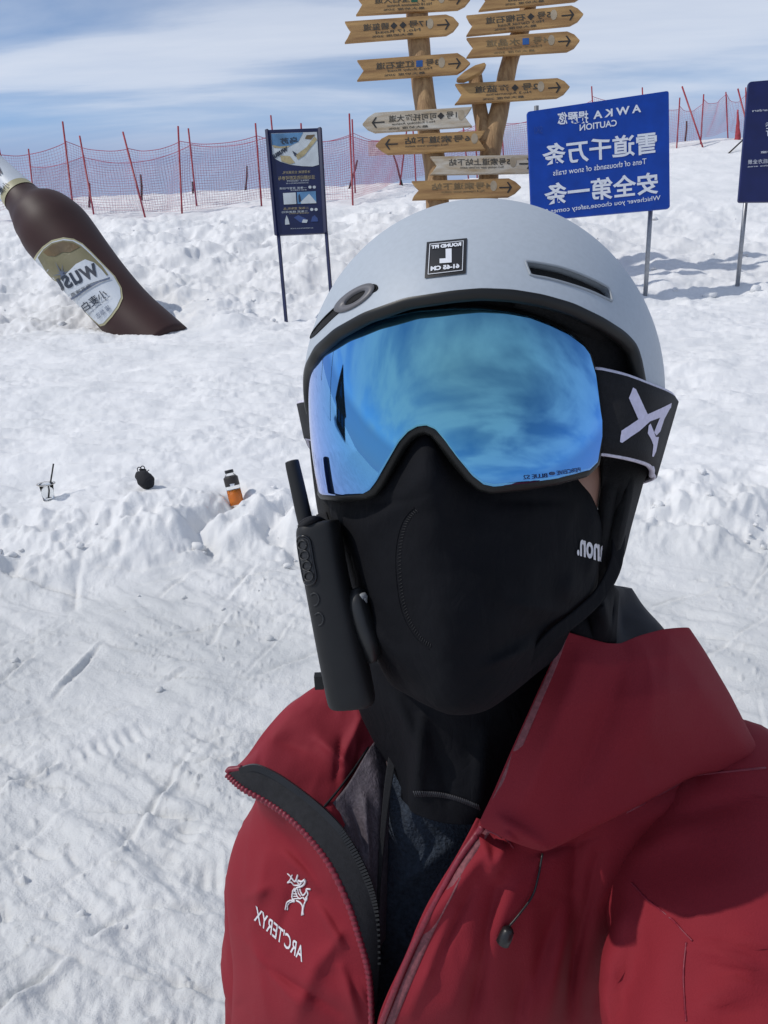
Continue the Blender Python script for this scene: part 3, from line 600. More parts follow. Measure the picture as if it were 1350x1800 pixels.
# ---------------------------------------------------------------- litter on the berm
def drop(px, py):
    p = gpt(px, py); return np.array([p[0], p[1], gsurf(p[0], p[1])])
def lathe(path, rad, ns=24): return tube_vf(path, rad, ns)
clear_m = bpy.data.materials.new('clear_plastic'); clear_m.use_nodes = True; b = clear_m.node_tree.nodes['Principled BSDF']; b.inputs['Base Color'].default_value = (.92, .93, .93, 1); b.inputs['Transmission Weight'].default_value = 1; b.inputs['Roughness'].default_value = .08; b.inputs['IOR'].default_value = 1.15
n_ = N(clear_m.node_tree, 'ShaderNodeTexNoise'); n_.inputs['Scale'].default_value = 60; L(clear_m.node_tree, ramp(clear_m.node_tree, n_.outputs[0], [(.3, (.06,)*3), (.7, (.16,)*3)]), b.inputs['Roughness'])
blackp_m = mat('black_plastic', (.012, .012, .013), .38, var=.2, vscale=30, bump=.06, bscale=300)
fab_m = mat('black_cloth', (.014, .014, .017), .9, var=.2, vscale=60, bump=.4, bscale=400, bdist=.001)
g = drop(86, 878); u = np.array([0, 0, 1.0]); k = np.linalg.norm(g-CAM)/FPX
root = empty('plastic_cup', g, 'clear plastic cup with black straw half sunk in snow', 'cup')
H = 18*k*1.35; tc_ = g+[0, 0, H]
V, F = tube_vf([g-u*.02, g+u*H*.5, g+u*H], [.036*1.0, .042, .047], 28, caps=False); mesh('cup_body', V, F, clear_m, root, solid=.0012)
V, F = tube_vf([tc_-u*.004, tc_, tc_+u*.003, tc_+u*.005], [.048, .062, .062, .050], 28); mesh('lid', V, F, clear_m, root)
V, F = tube_vf([tc_+np.array([.0605*math.cos(a), .0605*math.sin(a), .002]) for a in np.linspace(0, 2*np.pi, 33)], .0028, 6); mesh('rim', V, F, mat('rim_plastic', (.45, .42, .36), .3, var=.2), root)
V, F = tube_vf([g+u*.01, g+u*.012], [.020, .020], 20); mesh('coffee_dregs', V, F, mat('coffee', (.03, .03, .03), .2, var=.3), root)
s0 = W(85, 873, pix(g)[2]); s1 = W(94, 815, pix(g)[2]); tube('straw', [s0, s1], .0055, blackp_m, root, ns=10)
g = drop(262, 861)
root = empty('drawstring_pouch', g, 'small black drawstring pouch lying on the snow', 'pouch')
k = pix(g)[2]; pth = [W(266, 851, k-.02), W(263, 850, k-.01), W(257, 845, k), W(252, 839, k+.02), W(249, 833, k+.03), W(250, 829, k+.035), W(251, 826, k+.04)]
V, F = tube_vf(cr(np.array(pth), 40), cr(np.array([[.01], [.045], [.058], [.057], [.045], [.018], [.024]]), 40)[:, 0], 30); V = V+.006*np.array([perlin(V[:, 0]*24, V[:, 2]*24)]).T; mesh('bag', V, F, fab_m, root)
for q, (x, y) in enumerate(((245, 826), (251, 824), (262, 827))):
    c = W(x, y, k+.03); P = [c+np.array([.014*math.cos(a), .004*math.sin(2*a), .020*math.sin(a)]) for a in np.linspace(0, 2*np.pi, 17)] if q < 2 else [W(253, 829, k+.03), W(258, 829, k+.02), W(262, 826, k+.02)]
    tube('cord', P, .0035, fab_m, root, ns=6)
g = drop(413, 877); k = pix(g)[2]; root = empty('juice_bottle', g, 'small bottle of orange drink tilted in the snow with dark cap and label', 'bottle')
def pb(t): return W(415+(402-415)*t, 879+(826-879)*t, k-.02*t)
tt = np.array([-.15, 0, .12, .36, .37, .72, .76, .83, .87, .90]); rr_ = np.array([.046, .047, .048, .047, .047, .047, .045, .034, .026, .025])*1.03
V, F = tube_vf([pb(t) for t in cr(tt[:, None], 30)[:, 0]], np.interp(cr(tt[:, None], 30)[:, 0], tt, rr_), 26); mesh('bottle_body', V, F, clear_m, root)
V, F = tube_vf([pb(t) for t in (-.14, 0, .1, .33)], [.044, .045, .046, .045], 26); mesh('orange_drink', V, F, mat('orange', (.75, .20, .02), .25, var=.1), root)
V, F = tube_vf([pb(t) for t in (.47, .5, .74, .77)], [.0492, .050, .050, .0475], 26); lbm = mesh('label', V, F, mat('label_dark', (.035, .028, .025), .5, var=.3), root)
V, F = tube_vf([pb(t) for t in (.89, .90, .99, 1.0)], [.027, .030, .030, .027], 22); mesh('cap', V, F, blackp_m, root)
decal('label_print', bvh_obj(lbm), [(404, 851), (412, 850), (412.5, 854), (405, 855)], white_m, lbm, .003)
# ================================================================ the person
red_m = mat('red_shell_fabric', (.228, .019, .029), .78, var=.08, vscale=5, bump=.5, bscale=700, bdist=.0006, spec=.16)
redin_m = mat('red_inner_fabric', (.235, .023, .034), .7, var=.10, vscale=6, bump=.3, bscale=500, bdist=.0006, spec=.18)
redpip_m = mat('red_piping', (.20, .014, .030), .5, var=.25, vscale=400)
tape_m = mat('zipper_tape', (.016, .016, .018), .8, var=.3, vscale=200, bump=.5, bscale=700, bdist=.0006)
lining_m = mat('grey_mesh_lining', (.085, .070, .084), .7, var=.3, vscale=300, bump=.6, bscale=600, bdist=.001)
navyshirt_m = mat('navy_knit', (.026, .036, .054), .95, var=.35, vscale=240, bump=1.0, bscale=330, bdist=.003)
mask_m = mat('black_stretch_cloth', (.0052, .0056, .0078), .85, var=.12, vscale=40, bump=.25, bscale=900, bdist=.0005, spec=.16)
hlin_m = mat('dark_hood_lining', (.013, .013, .018), .75, var=.2, vscale=60, bump=.3, bscale=500, bdist=.0006)
helm_m = mat('matte_grey_helmet', (.43, .475, .52), .52, var=.035, vscale=300, bump=.10, bscale=1400, bdist=.0002, spec=.4)
foam_m = mat('black_foam', (.0045, .0045, .005), .9, var=.35, vscale=300, bump=.6, bscale=700, bdist=.001)
trim_m = mat('black_trim', (.006, .0065, .006), .45, var=.2, vscale=60, spec=.45)
rubber_m = mat('black_rubber', (.0042, .0046, .0054), .6, var=.2, vscale=100, bump=.1, bscale=900, bdist=.0003)
grey_m = mat('grey_plastic', (.013, .014, .015), .45, var=.2, vscale=80)
skin_m = mat('skin', (.36, .20, .145), .5, var=.1, vscale=30)
strap_m = mat('woven_black_strap', (.006, .006, .008), .85, var=.3, vscale=500, bump=.5, bscale=900, bdist=.0005)
edge_m = mat('pale_strap_edge', (.62, .60, .70), .8, var=.15, vscale=400, bump=.4, bscale=600)
logo_m = mat('lilac_white_logo', (.66, .63, .78), .7, var=.08, vscale=300)
thread_m = mat('white_thread', (.74, .72, .74), .6, var=.12, vscale=700, bump=.5, bscale=900)

def add_creases(m, sc=13, dist=.005, st=.45):
    t = m.node_tree; b = t.nodes['Principled BSDF']; tcn = N(t, 'ShaderNodeTexCoord'); mpn = N(t, 'ShaderNodeMapping'); mpn.inputs['Scale'].default_value = (1.5, 1, .75); mpn.inputs['Rotation'].default_value = (.3, .5, .2); L(t, tcn.outputs['Object'], mpn.inputs[0]); hs = None
    for k, (s_, a_) in enumerate(((sc, 1), (sc*2.6, .45))):
        n = N(t, 'ShaderNodeTexNoise'); n.inputs['Scale'].default_value = s_; n.inputs['Detail'].default_value = 1.5; n.inputs['Distortion'].default_value = 1.1; L(t, mpn.outputs[0], n.inputs[0])
        v = math_n(t, 'MULTIPLY', math_n(t, 'POWER', math_n(t, 'ABSOLUTE', math_n(t, 'SUBTRACT', n.outputs[0], .5)), .8), a_); hs = v if hs is None else math_n(t, 'ADD', hs, v)
    bp = N(t, 'ShaderNodeBump'); bp.inputs['Strength'].default_value = st; bp.inputs['Distance'].default_value = dist; L(t, hs, bp.inputs['Height'])
    old = b.inputs['Normal'].links[0].from_socket if b.inputs['Normal'].links else None
    if old: L(t, old, bp.inputs['Normal'])
    L(t, bp.outputs[0], b.inputs['Normal'])
add_creases(mask_m, 22, .004, .4); add_creases(lining_m, 25, .006, .4)
def c2w(c): c = np.asarray(c, float); return CAM+(c*np.array([1, 1, -1.0]))@M.T
def p2c(a): a = np.asarray(a, float); return np.stack([(a[..., 0]-CXP)/FPX*a[..., 2], -(a[..., 1]-CYP)/FPX*a[..., 2], a[..., 2]], -1)
def c2p(c): return np.stack([CXP+FPX*c[..., 0]/c[..., 2], CYP-FPX*c[..., 1]/c[..., 2], c[..., 2]], -1)
def fold_dz(px, py, folds):
    d = np.zeros_like(px)
    for (x0, y0, x1, y1, w, amp) in folds:
        ex, ey = x1-x0, y1-y0; l2 = ex*ex+ey*ey; t = ((px-x0)*ex+(py-y0)*ey)/l2; tc = np.clip(t, 0, 1)
        ds = np.hypot(px-x0-tc*ex, py-y0-tc*ey); d -= 1.6*amp*np.exp(-(np.sqrt(ds**2+(.3*w)**2)-.3*w)/(.75*w))*np.sin(np.pi*np.clip(.15+.7*tc, 0, 1))
    return d
def sheet(ctrl, nv, nu, closed=False, folds=(), wr=0, wf=14, umask=None, ten=.5, crease=0, cs=(9, 5)):
    """control grid of (px, py, depth) -> smooth surface in world space"""
    C = p2c(np.array(ctrl, float)); G = cr(C, nv, False, ten); G = np.swapaxes(cr(np.swapaxes(G, 0, 1), nu, closed, ten), 0, 1)
    P = c2p(G); dz = fold_dz(P[..., 0], P[..., 1], folds)
    if umask is not None: dz = dz*umask[None, :]
    if wr: dz = dz+wr*fbm(G[..., 0]*wf+3, G[..., 1]*wf*1.0+G[..., 2]*5, 3)
    if crease:                                                       # sharp cloth creases
        a = G[..., 0]*cs[0]+G[..., 1]*cs[1]*.6; b_ = G[..., 1]*cs[1]-G[..., 0]*cs[0]*.4; a = a+.5*perlin(a*.7, b_*.7+4)
        k_ = np.clip(fbm(a*.5+11, b_*.5, 2)+.25, 0, 1); dz = dz+crease*k_*(np.sqrt(perlin(a, b_+7)**2+.003)+.5*np.sqrt(perlin(a*2.3+5, b_*2.1)**2+.003)-.3)*(umask[None, :] if umask is not None else 1)
    G = G*(1+dz/G[..., 2])[..., None]
    return c2w(G).reshape(-1, 3), gfaces(nv, nu, closed)
def sh(name, ctrl, nv, nu, m, parent, solid=0, **k):
    V, F = sheet(ctrl, nv, nu, **k); return mesh(name, V, F, m, parent, True, solid=solid)
def curve3(pts, n): return c2w(cr(p2c(np.array(pts, float)), n))
def zc3(y, py): return y/(.949-.000234*(py-900))          # depth of a point standing y metres in front of the camera

person = empty('person', (0.06, .62, gz(.06, .62)), 'person in open red ski jacket and black face mask taking a selfie on the snow', 'person')
FH = np.array([-.24159126, .05226443, -.9689696]); RH = np.array([.96882866, .06939775, -.23781293]); UH = np.array([-.05481515, .99621904, .06740116])
HC = p2c(np.array([845.2, 701.2, .56])); HR = (.1258, .1328, .148)
def ell(C, R3, lon, lat, s=1.0):
    cl = np.cos(lat); return C+s*(R3[0]*(cl*np.sin(lon))[..., None]*RH+R3[1]*np.sin(lat)[..., None]*UH+R3[2]*(cl*np.cos(lon))[..., None]*FH)
def solve_lat(C, R3, lon, cx, cy, lo=-1.2, hi=1.35):
    out = []
    for l in lon:
        a, b = lo, hi
        for _ in range(40):
            m_ = (a+b)/2; p = c2p(ell(C, R3, np.array(l), np.array(m_)))
            if p[1] > np.interp(p[0], cx, cy): a = m_
            else: b = m_
        out.append((a+b)/2)
    return np.array(out)
# ---------------------------------------------------------------- helmet
helmet = empty('ski_helmet', c2w(HC), 'matte pale grey ski helmet with black vents and a square size sticker', 'helmet')
bx, by = np.array([(520, 700), (530, 672), (538, 640), (553, 611), (588, 579), (639, 550), (713, 523), (799, 510), (847, 506), (900, 509), (953, 518), (1007, 534), (1060, 560), (1097, 584), (1113, 600), (1128, 622), (1131, 670), (1150, 720)], float).T
lon = np.linspace(-np.pi, np.pi, 321)[:-1]; latf = solve_lat(HC, HR, lon, bx, by)
dl = np.degrees(lon); l0, l1 = -84, 83
late = np.where((dl > l0) & (dl < l1), latf, -.35)
iL = np.argmin(np.abs(dl-l0)); iR = np.argmin(np.abs(dl-l1)); vL, vR = late[iL+1], late[iR-1]
late = np.where(dl <= l0, vL+(-.30-vL)*smooth01(-dl, -l0, 150), late); late = np.where(dl >= l1, vR+(-.30-vR)*smooth01(dl, l1, 150), late)
wl = smooth01(-dl, 62, 78)*(1-smooth01(-dl, 100, 130)); late = late*(1-wl)-.035*wl
ker = np.array([1, 2, 3, 2, 1.])/9; late = np.convolve(np.concatenate([late[-2:], late, late[:2]]), ker, 'valid')
nrow = 64; tt = np.linspace(0, 1, nrow)
LAT = (np.pi/2-.004)*(1-tt)[:, None]+late[None]*tt[:, None]; LON = np.broadcast_to(lon, LAT.shape)
Vs = c2w(ell(HC, HR, LON, LAT)).reshape(-1, 3); Fs = gfaces(nrow, len(lon), True); Fs.append(tuple(range(len(lon)))[::-1])
inner_ = c2w(ell(HC, HR, LON, LAT, .935)).reshape(-1, 3); nb = len(Vs)
Fs2 = Fs+[tuple(i+nb for i in f[::-1]) for f in Fs]; e0 = (nrow-1)*len(lon)
Fs2 += [(e0+i, e0+nb+i, e0+nb+(i+1) % len(lon), e0+(i+1) % len(lon)) for i in range(len(lon))]
Fs2 = [f[::-1] for f in Fs2]
shell = mesh('shell', np.concatenate([Vs, inner_]), Fs2, helm_m, helmet)
bvsh = bvh_of(Vs, Fs)
z5 = lambda x, y: (500+x/1.875, 340+y/1.875); z5s = lambda l: [z5(*p) for p in l]
z7 = lambda x, y: (720+x/3.5526, 400+y/3.55)
ventR = [z7(726, 218), z7(745, 214), z7(830, 226), z7(960, 254), z7(1100, 306), z7(1215, 362), z7(1245, 390), z7(1262, 455), z7(1235, 448), z7(1120, 396), z7(980, 350), z7(860, 318), z7(765, 300), z7(748, 280)]
ventL = z5s([(86, 476), (98, 450), (140, 402), (200, 350), (250, 318), (290, 302), (306, 308), (300, 322), (250, 345), (190, 385), (130, 440), (98, 470)])
def cutter(poly):
    fr = []; bk = []
    for x, y in poly:
        p = hit(bvsh, x, y); d = ray(x, y); c = c2w(HC); n = (p-c)/np.linalg.norm(p-c); n = n*.6-d*.4; n /= np.linalg.norm(n); fr.append(p+n*.012); bk.append(p-n*.02)
    n_ = len(poly); V = np.array(fr+bk); F = [tuple(range(n_)), tuple(range(n_, 2*n_))[::-1]]+[(i, n_+i, n_+(i+1) % n_, (i+1) % n_) for i in range(n_)]
    bm = bmesh.new(); vs = [bm.verts.new(v) for v in V]; [bm.faces.new([vs[i] for i in f]) for f in F]; bmesh.ops.recalc_face_normals(bm, faces=bm.faces); bmesh.ops.triangulate(bm, faces=bm.faces[:])
    me = bpy.data.meshes.new('cut'); bm.to_mesh(me); bm.free(); o = bpy.data.objects.new('cut', me); COL.objects.link(o); return o
bmS = bmesh.new(); bmS.from_mesh(shell.data); bmesh.ops.recalc_face_normals(bmS, faces=bmS.faces); bmS.to_mesh(shell.data); bmS.free()
cuts = [cutter(ventR), cutter(ventL)]
for c in cuts:
    m_ = shell.modifiers.new('v', 'BOOLEAN'); m_.operation = 'DIFFERENCE'; m_.solver = 'EXACT'; m_.object = c
dg = bpy.context.evaluated_depsgraph_get(); dg.update(); nm = bpy.data.meshes.new_from_object(shell.evaluated_get(dg)); shell.modifiers.clear(); shell.data = nm
nm.name = 'shell'; nm.materials.clear(); nm.materials.append(helm_m)
nm.polygons.foreach_set('use_smooth', [True]*len(nm.polygons)); nm.set_sharp_from_angle(angle=math.radians(38))
for c in cuts: bpy.data.objects.remove(c)
for pl in (ventR, ventL):                                            # dark cavity behind each opening and a thin lip round it
    q = [hit(bvsh, *p) for p in pl]; c = c2w(HC); q2 = [c+(p-c)*.925 for p in q]; cc = np.mean(q2, 0)
    V, F = fill2d(pl, 14); V = onto(bvsh, V[:, :2], 0); V = c+(V-c)*(.968 if pl is ventR else .9975); mesh('vent_lining', V, F, foam_m, helmet)
    P = np.array([hit(bvsh, *p, .0002) for p in pl]); P = cr(P, 90, True); P = np.vstack([P, P[:1]]); tube('vent_lip', P, .0008 if pl is ventR else .0005, (mat('lip_grey', (.30, .33, .36), .5, var=.1) if 'lip_grey' not in MATS else MATS['lip_grey']) if pl is ventR else foam_m, helmet, ns=6, caps=False)
# lower black trim, liner
edge = c2w(ell(HC, HR, lon, late-.002, .970)); edge = np.vstack([edge, edge[:1]]); tube('edge_trim', edge, .0044, trim_m, helmet, ns=10, caps=False)
latl = late-np.where(np.abs(dl+4) < 95, .16+.10*np.exp(-((dl-52)/26)**2), .10); latl = np.convolve(np.concatenate([latl[-4:], latl, latl[:4]]), np.ones(9)/9, 'valid')
fr_ = np.exp(-(dl/62)**4)
LAT2 = 1.2*(1-tt)[:, None]+latl[None]*tt[:, None]
dn = .925-smooth01(tt, .55, .98)[:, None]*(.05+.13*fr_[None])
V = c2w(HC+(ell(HC, HR, LON, LAT2)-HC)*dn[..., None]).reshape(-1, 3); mesh('liner', V, gfaces(nrow, len(lon), True), foam_m, helmet, solid=.006)
# brow pad at the right: the soft rolled visor lining
tube('brow_pad', curve3([(905, 528, .436), (960, 540, .440), (1015, 560, .450), (1065, 588, .468), (1100, 608, .490), (1108, 612, .50)], 30), np.interp(np.arange(30), [0, 12, 24, 29], [.004, .0085, .009, .005]), foam_m, helmet, ns=14)
# sticker
stp = [z5(463, 282), z5(470, 163), z5(602, 150), z5(598, 266)]
st_o = decal('size_sticker', bvsh, stp, mat('sticker_black', (.013, .013, .014), .4, var=.15), helmet, .0006, 10)
def quad_lines(c, f0, f1):
    c = np.array(c); m_ = c.mean(0); a = m_+(c-m_)*f0; b = m_+(c-m_)*f1; return [[a[i], a[(i+1) % 4], b[(i+1) % 4], b[i]] for i in range(4)]
for q in quad_lines(stp, .84, .81): decal('frame_line', bvsh, q, white_m, st_o, .0011, 10)
text('lettering', bvsh, 'ROUND FIT', z5(583, 178), (-52, 5.5), (.2, -6.5), white_m, st_o, .0011, bold=.06)
text('lettering', bvsh, 'L', z5(552, 232), (-21, 1.5), (-.2, -24.5), white_m, st_o, .0011, bold=.10)
text('lettering', bvsh, '61-65 CM', z5(577, 250), (-50, 5.2), (.2, -8), white_m, st_o, .0011, bold=.06)
# ring emblem in the left vent
def ell2(c, a, b, ang, n=36): ca, sa = math.cos(ang), math.sin(ang); return [(c[0]+a*math.cos(t)*ca-b*math.sin(t)*sa, c[1]+a*math.cos(t)*sa+b*math.sin(t)*ca) for t in np.linspace(0, 2*np.pi, n, endpoint=False)]
ec = z5(233, 347); oe, ie = ell2(ec, 41, 13.5, -.58), ell2((ec[0]+1, ec[1]-.5), 22, 7, -.58)
V = list(onto(bvsh, oe, .0004))+list(onto(bvsh, oe, .0012))+list(onto(bvsh, ie, .0012))+list(onto(bvsh, ie, -.001)); n_ = 36
mesh('oval_emblem', V, [(k*n_+i, k*n_+(i+1) % n_, (k+1)*n_+(i+1) % n_, (k+1)*n_+i) for k in range(3) for i in range(n_)], mat('emblem_metal', (.16, .155, .16), .5, metal=.3, var=.1), helmet)
decal('emblem_core', bvsh, ie, foam_m, helmet, -.0005, 10)
# ear pads, straps, buckle
sh('ear_pad', [[(1048, 640, .545), (1085, 640, .56), (1125, 660, .585), (1140, 700, .62)], [(1052, 760, .545), (1095, 760, .553), (1135, 780, .58), (1150, 800, .62)], [(1056, 850, .55), (1095, 850, .552), (1120, 850, .575), (1112, 860, .61)], [(1052, 930, .555), (1082, 930, .555), (1100, 925, .575), (1092, 930, .60)], [(1045, 985, .56), (1068, 990, .56), (1086, 980, .58), (1078, 985, .60)], [(1040, 1030, .57), (1052, 1030, .565), (1066, 1022, .585), (1060, 1025, .60)]], 60, 50, foam_m, helmet, solid=.004, wr=.0015, wf=40, folds=[(1105, 850, 1070, 1010, 5, .006), (1082, 860, 1062, 1000, 4, -.005), (1120, 840, 1096, 940, 4, -.004), (1068, 860, 1056, 960, 5, .004)])
sh('ear_pad', [[(541, 700, .56), (556, 720, .56), (575, 740, .555), (600, 760, .55)], [(556, 820, .57), (568, 830, .563), (585, 850, .553), (620, 860, .55)], [(568, 900, .575), (574, 910, .565), (588, 920, .552), (620, 930, .55)], [(582, 960, .575), (588, 965, .565), (600, 985, .552), (625, 990, .55)], [(594, 1010, .575), (600, 1015, .565), (612, 1030, .555), (630, 1035, .552)]], 30, 20, foam_m, helmet, solid=.004, wr=.001, wf=40)
def band(name, top, bot, m, parent, n=50, solid=.0015, bulge=0):
    a, b = cr(p2c(np.array(top, float)), n), cr(p2c(np.array(bot, float)), n); G = np.stack([a*(1-v)+b*v for v in np.linspace(0, 1, 7)]); return mesh(name, c2w(G).reshape(-1, 3), gfaces(7, n), m, parent, solid=solid)
band('chin_strap', [(1078, 940, .548), (1074, 985, .545), (1050, 1035, .535), (1012, 1072, .522), (965, 1110, .508), (930, 1152, .508), (890, 1205, .515), (850, 1240, .53)], [(1100, 940, .556), (1092, 1000, .552), (1064, 1052, .540), (1024, 1092, .527), (979, 1126, .515), (940, 1164, .514), (897, 1214, .52), (850, 1248, .533)], mask_m, helmet)
band('chin_strap', [(575, 900, .545), (592, 960, .536), (606, 1010, .522), (622, 1060, .510)], [(558, 905, .55), (574, 965, .542), (590, 1020, .528), (606, 1066, .516)], strap_m, helmet)
bk = sh('buckle', [[(614, 1044, .506), (620, 1040, .502), (630, 1036, .502), (638, 1040, .506)], [(612, 1060, .503), (620, 1060, .497), (632, 1056, .497), (641, 1056, .503)], [(622, 1100, .502), (630, 1098, .496), (642, 1094, .496), (652, 1092, .502)], [(638, 1140, .504), (645, 1138, .498), (655, 1132, .498), (663, 1128, .504)], [(648, 1162, .508), (652, 1162, .504), (658, 1158, .504), (664, 1152, .508)]], 24, 14, grey_m, helmet, solid=.0025)
tube('buckle_tab', curve3([(606, 1008, .505), (612, 1060, .502), (616, 1106, .503)], 8), .0016, grey_m, helmet, ns=8)
tube('buckle_catch', curve3([(634, 1050, .497), (640, 1047, .498), (640, 1060, .5)], 8), .0022, mat('pale_catch', (.22, .23, .24), .4, var=.1), helmet, ns=8)

# ---------------------------------------------------------------- goggles
LC = p2c(np.array([838, 715, .545])); LR = (.1172, .21, .116)
goggles = empty('ski_goggles', c2w(LC), 'ski goggles with wide mirrored blue lens and black strap with pale emblem', 'goggles')
tx, ty = np.array([(530, 662), (540, 652), (551, 638), (569, 612), (588, 596), (623, 577), (676, 560), (735, 548), (799, 543), (841, 543), (884, 548), (929, 557), (964, 571), (996, 587), (1023, 608), (1033, 622), (1044, 660), (1052, 724), (1056, 748)], float).T
ox, oy = np.array([(530, 830), (540, 848), (548, 860), (561, 868), (607, 871), (640, 868), (652, 861), (664, 845), (681, 815), (703, 777), (719, 759), (735, 750), (751, 748), (767, 755), (783, 774), (804, 804), (831, 836), (850, 851), (868, 855), (927, 849), (980, 840), (1033, 826), (1047, 812), (1056, 760)], float).T
def lon_at(pxv, py=740):
    a, b = 0, 1.5
    for _ in range(40):
        m_ = (a+b)/2
        lat = solve_lat(LC, LR, [m_], [0, 2000], [py, py])[0]; p = c2p(ell(LC, LR, np.array(m_), np.array(lat)))
        if p[0] < pxv: a = m_
        else: b = m_
    return a
lr = lon_at(1055); nl_ = 240; llon = np.concatenate([np.linspace(-1.75, -1.0, 40)[:-1], np.linspace(-1.0, lr-.06, nl_-60), np.linspace(lr-.06, lr, 22)[1:]]); nl_ = len(llon)
lt = solve_lat(LC, LR, llon, tx, ty); lbm_ = solve_lat(LC, LR, llon, ox, oy); nv_ = 60; vv = np.linspace(0, 1, nv_)
LA = lt[None]*(1-vv)[:, None]+lbm_[None]*vv[:, None]; LO = np.broadcast_to(llon, LA.shape); GL = ell(LC, LR, LO, LA)
Vl = c2w(GL).reshape(-1, 3); Fl = gfaces(nv_, nl_)
lens_m = bpy.data.materials.new('mirrored_blue_lens'); lens_m.use_nodes = True; t = lens_m.node_tree; b = t.nodes['Principled BSDF']; b.inputs['Metallic'].default_value = 1; b.inputs['Roughness'].default_value = .035
tcn = N(t, 'ShaderNodeTexCoord'); mpn = N(t, 'ShaderNodeMapping', vector_type='POINT'); lc_ = c2w(LC)
vm = N(t, 'ShaderNodeVectorMath', operation='SUBTRACT'); L(t, tcn.outputs['Object'], vm.inputs[0]); vm.inputs[1].default_value = tuple(c2w(LC+LR[2]*FH))
ln = N(t, 'ShaderNodeVectorMath', operation='LENGTH'); L(t, vm.outputs[0], ln.inputs[0])
L(t, ramp(t, math_n(t, 'DIVIDE', ln.outputs['Value'], .17), [(.0, (.20, .49, .56)), (.25, (.17, .46, .62)), (.5, (.145, .40, .78)), (.75, (.28, .42, .93)), (1.0, (.57, .52, .91))]), b.inputs['Base Color'])
lens = mesh('lens', Vl, Fl, lens_m, goggles, solid=.0018)
bvl = bvh_of(Vl, Fl)
border = np.concatenate([GL[0], GL[:, -1][1:], GL[-1][::-1][1:], GL[:, 0][::-1][1:-1]])
bw = c2w(LC+(border-LC)*.985); bw = np.vstack([bw, bw[:1]])
tube('frame', bw-BACK*.005, .0050, trim_m, goggles, ns=10, caps=False)
G2 = np.stack([border, LC+(border-LC)*.94+np.array([0, 0, .012]), LC+(border-LC)*.86+np.array([0, 0, .03])]); mesh('face_foam', c2w(G2).reshape(-1, 3), gfaces(3, len(border), True), foam_m, goggles, solid=.003)
text('lettering', bvl, 'PERCEIVE', (1017, 829), (-40, 6), (-1, -7.5), mat('lens_print', (.02, .05, .13), .4, var=.1), lens, .0024, bold=.01)
text('lettering', bvl, 'BLUE S2', (960, 839), (-41, 3.5), (-.6, -7.5), MATS['lens_print'], lens, .0024, bold=.01)
decal('lens_mark', bvl, ell2((968, 832), 5, 3, -.1, 12), MATS['lens_print'], lens, .0024)
# strap round the helmet
stT = [(1040, 650, .448), (1060, 652, .446), (1100, 662, .446), (1142, 678, .456), (1172, 690, .485), (1183, 699, .53), (1181, 712, .59), (1120, 735, .69), (980, 760, .722), (800, 760, .72), (640, 740, .69), (550, 720, .64), (528, 711, .60), (530, 708, .575), (545, 706, .55)]
stB = [(1046, 796, .452), (1064, 797, .450), (1098, 803, .452), (1128, 811, .464), (1141, 818, .49), (1146, 830, .53), (1144, 842, .59), (1090, 855, .69), (960, 870, .722), (800, 870, .72), (650, 845, .69), (562, 800, .64), (541, 772, .60), (541, 770, .575), (552, 772, .55)]
stp_o = band('strap', stT, stB, strap_m, goggles, n=140, solid=.0022)
V = [tuple(v.co) for v in stp_o.data.vertices]; Fst = [tuple(p.vertices) for p in stp_o.data.polygons]; bvst = bvh_of(V, Fst)
tube('strap_edge', curve3(stT, 140), .0018, edge_m, stp_o, ns=8); tube('strap_edge', curve3(stB, 140), .0018, edge_m, stp_o, ns=8)
tube('strap_edge', curve3([(1139, 816, .486), (1146, 824, .50), (1145, 836, .52)], 12), .0018, edge_m, stp_o, ns=8)
z6 = lambda x, y: (1020+x/4.09, 520+y/4.09); z6s = lambda l: [z6(*p) for p in l]
lg = [(330, 735), (360, 660), (380, 672), (455, 852), (560, 800), (628, 765), (626, 800), (575, 880), (545, 970), (525, 1050), (520, 1110), (497, 1152), (486, 1150), (495, 1070), (480, 1030), (455, 985), (462, 930), (475, 915), (500, 978), (518, 930), (540, 872), (470, 900), (400, 970), (340, 1010), (285, 1055), (272, 1050), (280, 970), (395, 888)]
for q in ([(330, 735), (360, 660), (380, 672), (458, 855), (395, 890)], [(272, 1050), (280, 970), (395, 886), (455, 850), (472, 900), (400, 970), (340, 1012), (285, 1056)], [(452, 852), (560, 800), (628, 765), (622, 800), (540, 873), (468, 902)], [(624, 790), (575, 880), (545, 970), (518, 1000), (500, 978), (520, 925), (545, 868)], [(462, 930), (475, 915), (500, 978), (512, 1010), (535, 1010), (522, 1080), (516, 1112), (497, 1152), (486, 1150), (495, 1070), (480, 1030), (455, 985)]): decal('strap_emblem', bvst, z6s(q), logo_m, stp_o, .0026, 6)

